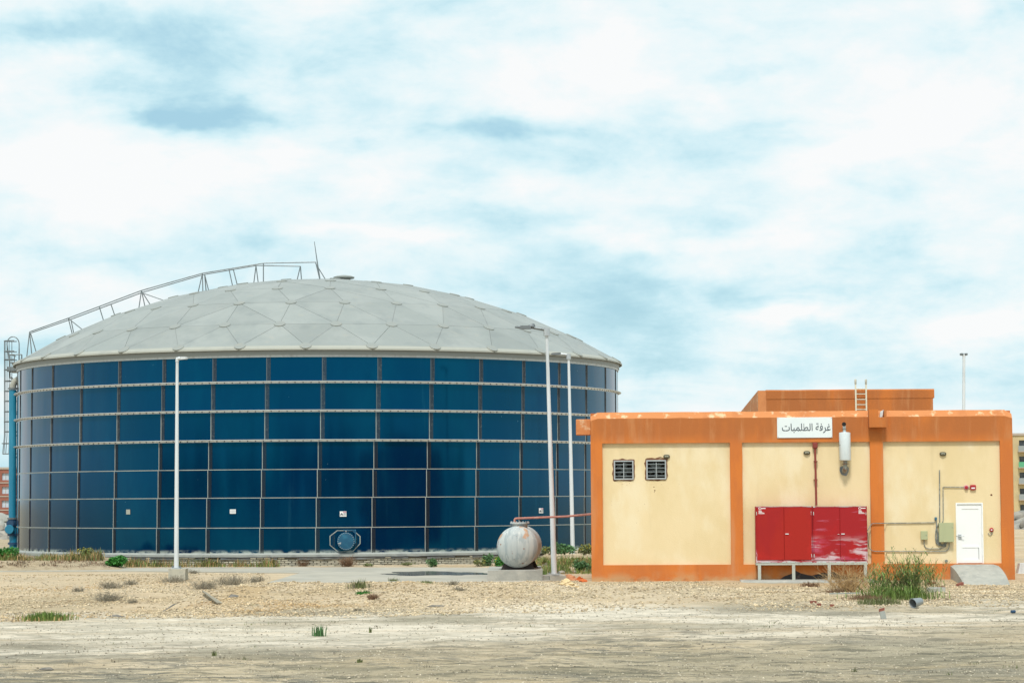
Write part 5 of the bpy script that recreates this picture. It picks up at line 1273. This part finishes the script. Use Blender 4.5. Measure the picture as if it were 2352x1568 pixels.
bush(348 / 2 + 20, 1281, 46, 26, LEAFO, 'olive bush with yellow blossom on top of the earth bank', n=500, s=.08, flowers=40)
twigs(799, 1300, 26, 26, BROWN, 'rusty brown dead bush against the middle of the brick wall', 160)
twigs(694, 1300, 30, 26, BROWN, 'pinkish brown dead weeds at the brick wall left of the rusty dead bush', 70)
bush(881, 1297, 16, 14, LEAFO, 'small yellow-flowered weed below the manhole, right side', n=150, s=.05, flowers=20)
bush(935, 1298, 34, 9, LEAFO, 'low flat green weed between the flowered weed and the dense shrub', n=220, s=.05)
bush(845, 1300, 26, 8, LEAFO, 'flat grey-green weed at the wall just below the manhole', n=140, s=.05)
bush(630, 1300, 34, 12, LEAFO, 'low olive weed at the brick wall under the seam left of the manhole', n=220, s=.05)
twigs(468, 1300, 26, 24, LEAFO, 'tall brownish stalks at the brick wall right of the leftmost lamp post', 60, name='weed', cat='weed')
# strip of weeds along the foot of the wall and on the bank (stuff)
q = MB()
for _ in range(13000):
    px = random.choice((random.uniform(-20, 235), random.uniform(285, 640), random.uniform(285, 640)))
    dens = noise.noise(Vector((px * .02, 3, 0)))
    if dens < random.uniform(-.6, .4): continue
    py = random.uniform(1281.5, 1287) if px < 240 else random.uniform(1294, 1302)
    p = G(px, py); q.cur = random.choice((0, 0, 1, 2, 2))
    blades(q, p, 1, .05, random.uniform(.12, .50) * (1 + dens), .028, .8)
tag(q.build('weeds', [LEAFO, REED, STRAW], smooth=None, loc=(TX, 115, 0)), 'unbroken strip of mixed green and straw weeds along the tank foot', 'weeds', kind='stuff')
q = MB()
for _ in range(2600):
    px = random.uniform(-20, 250); py = random.uniform(1284, 1303)
    if noise.noise(Vector((px * .03, py * .15, 5))) < -.05: continue
    p = G(px, py); q.cur = random.choice((0, 0, 1)); blades(q, p, 1, .06, random.uniform(.05, .16), .022, 1.2)
tag(q.build('dead_grass', [BROWN, DRY], smooth=None, loc=(-21, 112, 0)), 'brown dead grass matted over the earth bank at far left', 'dead grass', kind='stuff')
q = MB()
for _ in range(5500):
    px = random.uniform(1225, 1362); py = random.uniform(1284, 1318)
    if noise.noise(Vector((px * .03, py * .1, 0))) < -.25: continue
    p = G(px, py); q.cur = random.choice((0, 1, 1, 2)); blades(q, p, 1, .05, random.uniform(.10, .35), .022, .6)
tag(q.build('grass_patch', [LEAFO, REED, STRAW], smooth=None, loc=(1.5, 103, 0)), 'rough green grass between the vessel and the orange building corner', 'grass', kind='stuff')
# scattered dry tufts over the gravel (stuff)
q = MB()
for _ in range(420):
    py = random.uniform(1318, 1560); px = random.uniform(-20, 2372); p = G(px, py)
    if p.y > 92 and p.x < 4: continue
    if p.y > 86.5 and p.x > 2.5: continue
    if noise.noise(Vector((p.x * .12, p.y * .12, 0))) < .05: continue
    q.cur = random.choice((0, 0, 1)); blades(q, p, random.randint(4, 14), random.uniform(.04, .16), random.uniform(.04, .12), .012, 1.2, sy=.6)
tag(q.build('dry_tufts', [DRY, LEAFO], smooth=None, loc=(0, 70, 0)), 'sparse dry grey tufts dotted over the gravel', 'dry grass', kind='stuff')
# named brush on the left field
for (px, py, w_, h_, lb) in ((250, 1380, 70, 24, 'widest grey dry brush in the hollow of the left gravel field'), (255, 1350, 56, 20, 'grey brush up the slope just behind the widest dry brush'), (178, 1358, 26, 14, 'small grey tuft of dry brush at far left of the hollow'),
                             (303, 1384, 26, 10, 'small low dry brush right of the widest dry brush'), (398, 1336, 56, 18, 'dark grey tangle of dry roots below the leftmost lamp post footing'), (445, 1317, 30, 12, 'dry grey brush right of the leftmost lamp post footing'),
                             (300, 1342, 34, 14, 'grey dry brush halfway between the hollow and the lamp post footing'), (470, 1352, 60, 26, 'dense grey brush behind the gravel berm, left part'), (530, 1342, 70, 26, 'dense grey brush behind the gravel berm, middle part'), (590, 1336, 44, 18, 'grey brush behind the berm, nearest the slab'), (1056, 1355, 30, 10, 'small dark dry weed on the gravel below the puddle'),
                             (1243, 1362, 0, 0, '')):
    if w_: twigs(px, py, w_ * 1.1, h_, DRY, lb, int(w_ * 2.2), group='dry brush on the left gravel field', r=.007)
grass(107, 1424, 92, 25, REED, 'wide low olive green grass tuft at far left of the foreground', 700, .022, m2=STRAW)
grass(826, 1350, 44, 26, LEAFO, 'tall sparse weed at the near edge of the slab', 160, .02, m2=DRY)
grass(832, 1364, 28, 11, LEAFD, 'bright green low tuft on the gravel below the slab', 220, .02)
twigs(856, 1376, 18, 17, BROWN, 'small purple-brown dead bush right of the bright green tuft', 90)
grass(733, 1460, 24, 30, LEAF, 'spiky grey-green plant alone on the white ground', 90, .022, lean=.35)
grass(850, 1452, 8, 16, LEAFO, 'thin weed right of the spiky grey-green plant', 34, .018)
grass(491, 1505, 8, 18, LEAFO, 'thin stalky weed alone in the left foreground', 26, .018)
grass(822, 1402, 16, 9, DRY, 'little grey tuft at the foot of the gravel heap', 90, .016)
grass(826, 1520, 12, 12, LEAFO, 'small weed in the foreground below the thin weed', 40, .018)
grass(905, 1336, 20, 14, LEAFO, 'small upright weed on the slab edge right of the tall sparse weed', 90, .016)
grass(980, 1338, 40, 9, LEAFO, 'low line of weeds along the slab edge below the puddle', 120, .014)
twigs(1040, 1342, 30, 12, DRY, 'small dry weed on the slab edge below the right end of the puddle', 60)
grass(1243, 1322, 30, 22, REED, 'green grass at the right end of the vessel slab', 180, .018)
# reeds in front of the building
def reeds(px, py, wpx, hpx, n, label, lean=.25):
    p = G(px, py); k = p.y / F; q = MB(); o = thing('reed_clump', p, label, 'reeds', 'reeds growing before the pump house'); stm = MB()
    for _ in range(n):
        b_ = p + Vector((random.gauss(0, wpx * k * .25), random.gauss(0, .28), 0)); b_.z = G_z(b_.x, b_.y)
        hh_ = hpx * k * random.uniform(.35, 1.0); dv = Vector((random.gauss(0, lean), random.gauss(0, lean * .5), 0)) * hh_
        t_ = b_ + dv + Vector((0, 0, hh_)); stm.tube([b_, (b_ + t_) / 2 - dv * .12, t_], [.007, .006, .003], 3)
        for j in range(7):
            f_ = random.uniform(.15, 1); s_ = b_ + (t_ - b_) * f_; a_ = random.uniform(0, 6.28); ll = random.uniform(.12, .34); d3 = Vector((math.cos(a_), math.sin(a_), .9)).normalized()
            e = s_ + d3 * ll; sd = Vector((-math.sin(a_), math.cos(a_), 0)) * .012; m1_ = s_ + d3 * ll * .5 + Vector((0, 0, .02)); e.z -= .05
            q.cur = 1 if (random.random() < (.5 if f_ < .3 else .08)) else 0; q.add([s_ - sd * .5, s_ + sd * .5, m1_ + sd, m1_ - sd, e], [(0, 1, 2, 3), (3, 2, 4)])
    q.build('leaf_blades', [REED, STRAW], o, smooth=None); stm.build('stems', LEAFO, o, smooth=None)
reeds(2030, 1366, 74, 76, 90, 'left bushy half of the green reeds right of the red cabinets')
reeds(2090, 1366, 66, 106, 130, 'tallest green reeds in front of the third yellow panel')
reeds(2135, 1356, 50, 80, 34, 'sparse thin reeds at the right end, left of the ramp')
twigs(1948, 1358, 92, 74, STRAW, 'large straw-coloured dry bush in front of the right legs of the cabinet stand', 170, r=.007)
twigs(1862, 1346, 46, 12, BROWN, 'low dark brown dead brush on the edge of the cabinet slab', 150)
twigs(1990, 1376, 110, 14, BROWN, 'dark brown dead litter at the foot of the straw bush and reeds', 260, name='dead_litter', cat='dead brush')
twigs(1925, 1360, 60, 12, BROWN, 'brown dead brush on the ground under the straw bush', 120)
grass(2066, 1374, 140, 36, REED, 'dense green grass at the foot of the tall reeds', 700, .022, m2=LEAFO, lean=.9)
grass(2020, 1388, 90, 22, LEAFO, 'low grey-green grass at the near foot of the reeds', 500, .016, m2=DRY)

# ------------------------------------------------------------------ debris
def brick(px, py, lpx, label, rz, m_=BRICKR, s=1.0, tilt=0.0):
    p = G(px, py); q = MB(); l = lpx * p.y / F / 2; c_, s_ = math.cos(rz), math.sin(rz)
    q.obox(p + Vector((0, 0, .04 * s)), Vector((c_ * l, s_ * l, tilt * l)), Vector((-s_, c_, 0)) * .06 * s, Vector((0, 0, .038 * s))); return tag(q.build('brick', m_, smooth=None), label, 'brick', 'loose bricks on the ground')
brick(1868, 1385, 14, 'left and largest of three dark red bricks on the gravel below the cabinets', .05); brick(1881, 1391, 9, 'middle of three dark red bricks on the gravel below the cabinets', .1); brick(1911, 1393, 9, 'right-hand one of three dark red bricks on the gravel below the cabinets', 0)
brick(2066 + 96, 1352, 16, 'red brick lying behind the pale concrete block', .3, s=1.2)
brick(2140, 1340, 20, 'flat reddish brick between reeds and ramp near the plinth', .1, s=.8)
brick(2205, 1345, 14, 'broken red and cream brick on the foot of the concrete ramp', .5, s=1.3, tilt=.3)
block('concrete_block', 2135, 2172, 1349, 1368, 78.6, .45, 'pale concrete block on the gravel right of the reeds', sd=11)
p = G(2028, 1420); q = MB(); q.obox(p + Vector((0, 0, .10)), (.07, .0, .0), (0, .05, 0), (-.02, 0, .10)); q = q.build('broken_block', SEAL, smooth=None); tag(q, 'upright broken pale block with a red end in the right foreground', 'block')
qq = MB(); qq.obox(p + Vector((-.03, 0, .24)), (.07, 0, .02), (0, .05, 0), (0, 0, .035)); ORG[q.name] = q.location.copy(); qq.build('red_end', BRICKR, q, smooth=None)
# bucket on its side
p = G(2096, 1396); bo = thing('bucket', p, 'dented silver metal bucket lying on its side by the reeds', 'bucket')
ax_ = Vector((-.80, -.5, -.18)).normalized(); c0 = p + Vector((.14, .05, .17)); 
q = MB(); n_ = 26; xx = ax_.cross(Vector((0, 0, 1))).normalized(); zz_ = xx.cross(ax_); vs = []
for (r_, h_) in ((.105, -.15), (.12, -.04), (.135, .07), (.145, .16), (.136, .155), (.10, -.13)):
    for k in range(n_): a_ = 2 * math.pi * k / n_; rr = r_ * (1 + .06 * math.sin(2 * a_ + 1) + .02 * math.sin(5 * a_)); vs.append(c0 + ax_ * h_ + (xx * math.cos(a_) + zz_ * math.sin(a_)) * rr)
fs = [(i * n_ + k, i * n_ + (k + 1) % n_, (i + 1) * n_ + (k + 1) % n_, (i + 1) * n_ + k) for i in range(5) for k in range(n_)] + [tuple(range(n_)), tuple(5 * n_ + k for k in range(n_))]
q.add(vs, fs); q.build('body', BUCK, bo, smooth=50)
q = MB(); q.tube([vs[3 * n_ + k] for k in range(n_)], .009, 5, closed=True); q.build('rim', BUCK, bo)
q = MB(); q.add([v_ + ax_ * .0 for v_ in [c0 - ax_ * .12 + (xx * math.cos(2 * math.pi * k / 20) + zz_ * math.sin(2 * math.pi * k / 20)) * .099 for k in range(20)]], [tuple(range(20))]); q.build('inside_bottom', BLACKP, bo, smooth=None)
# tin can
p = G(2327, 1408); q = MB(); q.lathe([(.04, -.06), (.042, .06), (.03, .065)], p + Vector((0, 0, .05)), (.9, .4, 0), 14); tag(q.build('tin_can', PIPEDARK), 'small teal and rust tin can near the right edge of the gravel', 'tin can')
# stick
a_, b_ = G(1905, 1367), G(1975, 1366); tag(MB().bar(a_ + Vector((0, 0, .06)), b_ + Vector((0, 0, .07)), .04, .04).build('pole_stick', SEAL, smooth=None), 'long thin pale stick lying in front of the straw bush', 'stick')
a_, b_ = G(466, 1367), G(501, 1388); q = MB()
for k in range(3): q.bar(a_ + Vector((.03 * k, 0, .14 - .02 * k)), b_ + Vector((.05 * k, 0, .05)), .06, .03)
tag(q.build('rotten_board', DRY, smooth=None), 'dark rotten board leaning on the gravel berm', 'board')
def sheet(px, py, wpx, hpx, m_, label, name, cat, amp=.08, seed=0, zoff=.01, slope=0.0, tri=False):
    """crumpled flat thing draped on the ground, with thickness"""
    p = G(px, py); k = p.y / F; w_ = wpx * k; n_ = 12; vs = []; dY = hpx * k * 4.5
    for j in range(n_ + 1):
        for i in range(n_ + 1):
            s_, t = i / n_ - .5, j / n_ - .5; e = 1 - .25 * noise.noise(Vector((s_ * 3, t * 3, seed)))
            if tri: s_ *= (1 - (t + .5) * .8)
            x = p.x + s_ * w_ * e; y = p.y + t * dY * e; edge = max(abs(i / n_ - .5), abs(j / n_ - .5)) * 2
            z = G_z(x, y) + zoff + (1 - edge ** 2) * amp * (.75 + .7 * noise.noise(Vector((x * 5, y * 3, seed)))) + slope * (s_ + .5)
            vs.append(Vector((x, y, z)))
    m_n = n_ + 1; fs = [(j * m_n + i, j * m_n + i + 1, (j + 1) * m_n + i + 1, (j + 1) * m_n + i) for j in range(n_) for i in range(n_)]
    o = MB().add(vs, fs).build(name, m_, smooth=60); sm = o.modifiers.new('thickness', 'SOLIDIFY'); sm.thickness = .012; return tag(o, label, cat)
sheet(393, 1402, 44, 9, SCRAP, 'grey torn netting scrap at the left foot of the gravel berm', 'net_scrap', 'scrap', .03, 3, slope=.25, tri=True)
def heap(px, py, parts, m_, label, name, cat, seed):
    q = MB()
    for i, (dx, dy, sx, sy, sz) in enumerate(parts):
        p = G(px + dx, py + dy); k = p.y / F; q.rock(p + Vector((0, 0, sz * .3)), sx * k, sx * k * .9, sz, seed + i * 3, .55, 2)
    return tag(q.build(name, m_, smooth=60), label, cat)
heap(1300, 1340, ((0, 0, 13, 0, .13), (11, 4, 12, 0, .07), (22, 8, 9, 0, .04), (-8, 3, 8, 0, .06)), CLOTHC, 'crumpled cream plastic sheet on the ground before the orange corner', 'plastic_sheet', 'plastic sheet', 4)
heap(1306, 1331, ((0, 0, 12, 0, .17), (7, 1, 10, 0, .13), (-6, 0, 9, 0, .10)), CLOTHP, 'salmon coloured sack lying behind the cream sheet', 'sack', 'sack', 9)
heap(1332, 1333.5, ((0, 0, 8, 0, .12), (7, 1, 8, 0, .07), (13, 2, 5, 0, .05)), CLOTHO, 'bright orange rag beside the left corner of the orange building', 'rag', 'rag', 14)
sheet(1318, 1347, 22, 5, CLOTHC, 'small pale plastic scrap below the cream sheet', 'plastic_scrap', 'plastic scrap', .04, 7)
sheet(107, 1537, 30, 4, SCRAP, 'dark grey scrap on the white ground in the left foreground', 'scrap', 'scrap', .06, 8)
sheet(1002, 1392, 38, 3, SCRAP, 'dark flat scrap at the top edge of the white ground, centre', 'scrap', 'scrap', .05, 9)
sheet(268, 1415, 32, 4, SCRAP, 'dark flat scrap between the olive grass tuft and netting', 'scrap', 'scrap', .05, 10)
sheet(537, 1369, 22, 6, SCRAP, 'dark crumpled litter on the gravel berm right of the rotten board', 'litter', 'litter', .06, 12)
# rocks by the path and bank
for i, (px, py, w_, lb) in enumerate(((1320, 1316, 12, 'rounded pale stone in the grass before the orange corner'), (1290, 1317, 16, 'flat grey stone at the foot of the broken-headed lamp post'), (1345, 1314, 10, 'small brown stone against the orange corner'), (2186 - 66, 1362, 8, 'white stone left of the concrete block'))):
    p = G(px, py); k = p.y / F; tag(MB().rock(p + Vector((0, 0, .05)), w_ * k / 2, w_ * k / 2, w_ * k * .3, i).build('stone', ROCK), lb, 'stone')

# ------------------------------------------------------------------ background, left and right
def rubble(px0, px1, Y, h, n, label, name, m_=ROCK, smin=.3, smax=1.0):
    q = MB(); xa, xb = W(px0, 1200, Y).x, W(px1, 1200, Y).x
    nx_, ny_ = 40, 14; vs = []; dep = h * 8
    for j in range(ny_ + 1):
        for i in range(nx_ + 1):
            x = xa + (xb - xa) * i / nx_; y = Y + dep * (j / ny_ - .5); t = math.cos((j / ny_ - .5) * math.pi)
            vs.append(Vector((x, y, -.3 + (h + .3) * t * (.65 + .5 * noise.noise(Vector((x * .10, y * .1, Y)))) * min(1, 4 * min(i, nx_ - i) / nx_ + .1) + .25 * noise.noise(Vector((x * .8, y * .8, 1))))))
    fs = [(j * (nx_ + 1) + i, j * (nx_ + 1) + i + 1, (j + 1) * (nx_ + 1) + i + 1, (j + 1) * (nx_ + 1) + i) for j in range(ny_) for i in range(nx_)]
    q.add(vs, fs)
    for k in range(n):
        p = random.choice(vs); s_ = random.uniform(smin, smax) ** 1.5; q.rock(p, s_, s_ * .9, s_ * .6, k, .3, 0 if s_ < .6 else 1)
    return tag(q.build(name, m_, smooth=40), label, kind='structure')
rubble(-420, 80, 190, 1.6, 260, 'low mound of pale rubble left of the tank', 'rubble_bank')
rubble(-420, 70, 240, 3.2, 200, 'grey spoil heap behind the rubble, far left', 'spoil_heap', CONC)
rubble(2300, 3200, 230, 4.2, 420, 'grey rubble slope below the apartment block at the right edge', 'rubble_slope', ROCK)
rubble(2290, 2900, 190, .55, 160, 'row of pale boulders beyond the pavement, right edge', 'boulder_row', STONE, .3, .7)
FACB = mat('block_yellow', (.56, .45, .24), .9, 0, [((.46, .37, .22), .3, S1, .4, .65, .7)])
FACR = mat('block_brick', (.30, .12, .085), .9, 0, [((.26, .09, .06), .5, S1, .4, .65, .7)])
FRAMEC = mat('frame_concrete', (.42, .36, .30), .9)
WDARK = mat('window_dark', (.05, .065, .075), .25, 0, [((.12, .13, .13), .5, S1, .45, .6, .8)])
WPALE = mat('window_pale', (.50, .58, .66), .5); BALG = mat('balcony_rail', (.28, .31, .31), .7); GREENB = mat('green_sheet', (.10, .36, .20), .8)
def flats(px0, px1, pyt, Y, floors, fh, label, wallm, bays, balcony, depth=14):
    xa = W(px0, 1150, Y).x; xb = W(px1, 1150, Y).x; zt_ = W((px0 + px1) / 2, pyt, Y).z; z0 = zt_ - floors * fh
    p = Vector(((xa + xb) / 2, Y, -.2)); o = thing('apartment_block', p, label, 'building')
    # walls built with real openings: piers and spandrels
    bw = (xb - xa) / bays; win = []; pw = .22 if balcony else .36
    q = MB(); q.box(xa, xb, Y + .6, Y + depth, -.2, zt_)
    for f_ in range(floors + 1):
        zf = zt_ - f_ * fh
        q.box(xa, xb, Y, Y + .6, zf - .85 if f_ == 0 else zf - .85, zf if f_ == 0 else zf + .55) if f_ < floors else q.box(xa, xb, Y, Y + .6, -.2, zf + .55)
    for f_ in range(floors):
        zf = zt_ - f_ * fh
        for b_ in range(bays + 1):
            xc = xa + b_ * bw; q.box(max(xa, xc - bw * pw), min(xb, xc + bw * pw), Y + .003, Y + .6, zf - fh + .55, zf - .85)
            if b_ < bays: win.append((xc + bw * pw, xc + bw * (1 - pw), zf - fh + .55, zf - .85, f_, b_))
    q.build('wall', wallm, o, smooth=None)
    MB().box(xa - .2, xb + .2, Y - .2, Y + depth, zt_ + .003, zt_ + .4).build('roof', FRAMEC, o, smooth=None)
    for (x0, x1, z0_, z1_, f_, b_) in win:
        w_ = MB().box(x0, x1, Y + .35, Y + .5, z0_, z1_).build('window', WPALE if (not balcony) else WDARK, o, smooth=None)
        MB().box((x0 + x1) / 2 - .05, (x0 + x1) / 2 + .05, Y + .28, Y + .35, z0_, z1_).build('mullion', FRAMEC, w_, smooth=None)
        if balcony: MB().box(x0 - .3, x1 + .3, Y - .9, Y - .82, z0_ - .5, z0_ + .45).build('balcony', (GREENB if (f_ == 1 and b_ == 0) else BALG), o, smooth=None); MB().box(x0 - .3, x1 + .3, Y - .9, Y - .002, z0_ - .65, z0_ - .5).build('balcony_slab', FRAMEC, o, smooth=None)
    if not balcony:
        for f_ in range(floors + 1): MB().box(xa, xb, Y - .12, Y - .003, zt_ - f_ * fh - .12, zt_ - f_ * fh + .10).build('floor_band', FRAMEC, o, smooth=None)
    return o
flats(-420, 41, 1078, 520, 5, 2.85, 'unfinished red brick apartment block in the distance left of the tank', FACR, 8, False)
MB().box(W(12, 1074, 519).x, W(38, 1074, 519).x, 521, 525, W(20, 1078, 520).z + .402, W(20, 1071, 520).z).build('roof_tank', PIPEBLUE, bpy.data.objects['apartment_block'], smooth=None) if False else None
flats(2329, 2900, 998, 440, 6, 2.85, 'pale yellow apartment block with balconies at the right edge', FACB, 9, True)
# paved lot and white kerb blocks at the right edge
a_ = GP(2330, 1257, .02); b_ = GP(2330, 1290, .02)
q = MB(); q.box(a_.x - 4, a_.x + 60, 108, 150, -.12, .045); tag(q.build('pavement', CONC_PATH, smooth=None), 'plain grey paved lot beyond the right corner of the building', kind='structure')
ea, eb = W(2337, 1293, 95), W(2375, 1330, 95)
q = MB(); z0_ = eb.z - .3; z1_ = ea.z
q.prism([(ea.x - .18, z0_), (eb.x + 1.4, z0_), (eb.x + 1.4, z1_), (ea.x + .10, z1_), (ea.x + .02, z0_ + .55)], 95, 95.45)
tag(q.build('concrete_barrier', MATS['pole_paint'], smooth=None), 'white concrete barrier with a sloping end at the right edge beyond the building', 'barrier')
bush(2346, 1258, 70, 18, LEAFO, 'row of dull green scrub beyond the pavement at the right edge', n=900, s=.25, Y=176, name='scrub')

# ------------------------------------------------------------------ what the glazed tank mirrors: unseen trees added behind the viewer to darken it
q = MB()
for k in range(150):
    x = -420 + 840 * k / 149 + random.uniform(-3, 3); y = -150 + random.uniform(-14, 14); h_ = 13 + 6 * noise.noise(Vector((x * .03, 2, 0))) + random.uniform(-1.5, 1.5)
    q.tube([(x, y, -.5), (x + .4, y, h_ * .4)], [.35, .22], 6)
    for j in range(5): q.rock((x + random.gauss(0, 2.0), y + random.gauss(0, 2), h_ * random.uniform(.35, .82)), random.uniform(2.6, 4.4), random.uniform(2.6, 4.2), h_ * .2, k * 5 + j, .5)
tag(q.build('reflection_tree_belt', LEAF, smooth=None), 'belt of dark trees added unseen behind the viewpoint to darken the tank reflection', 'wood', kind='stuff')
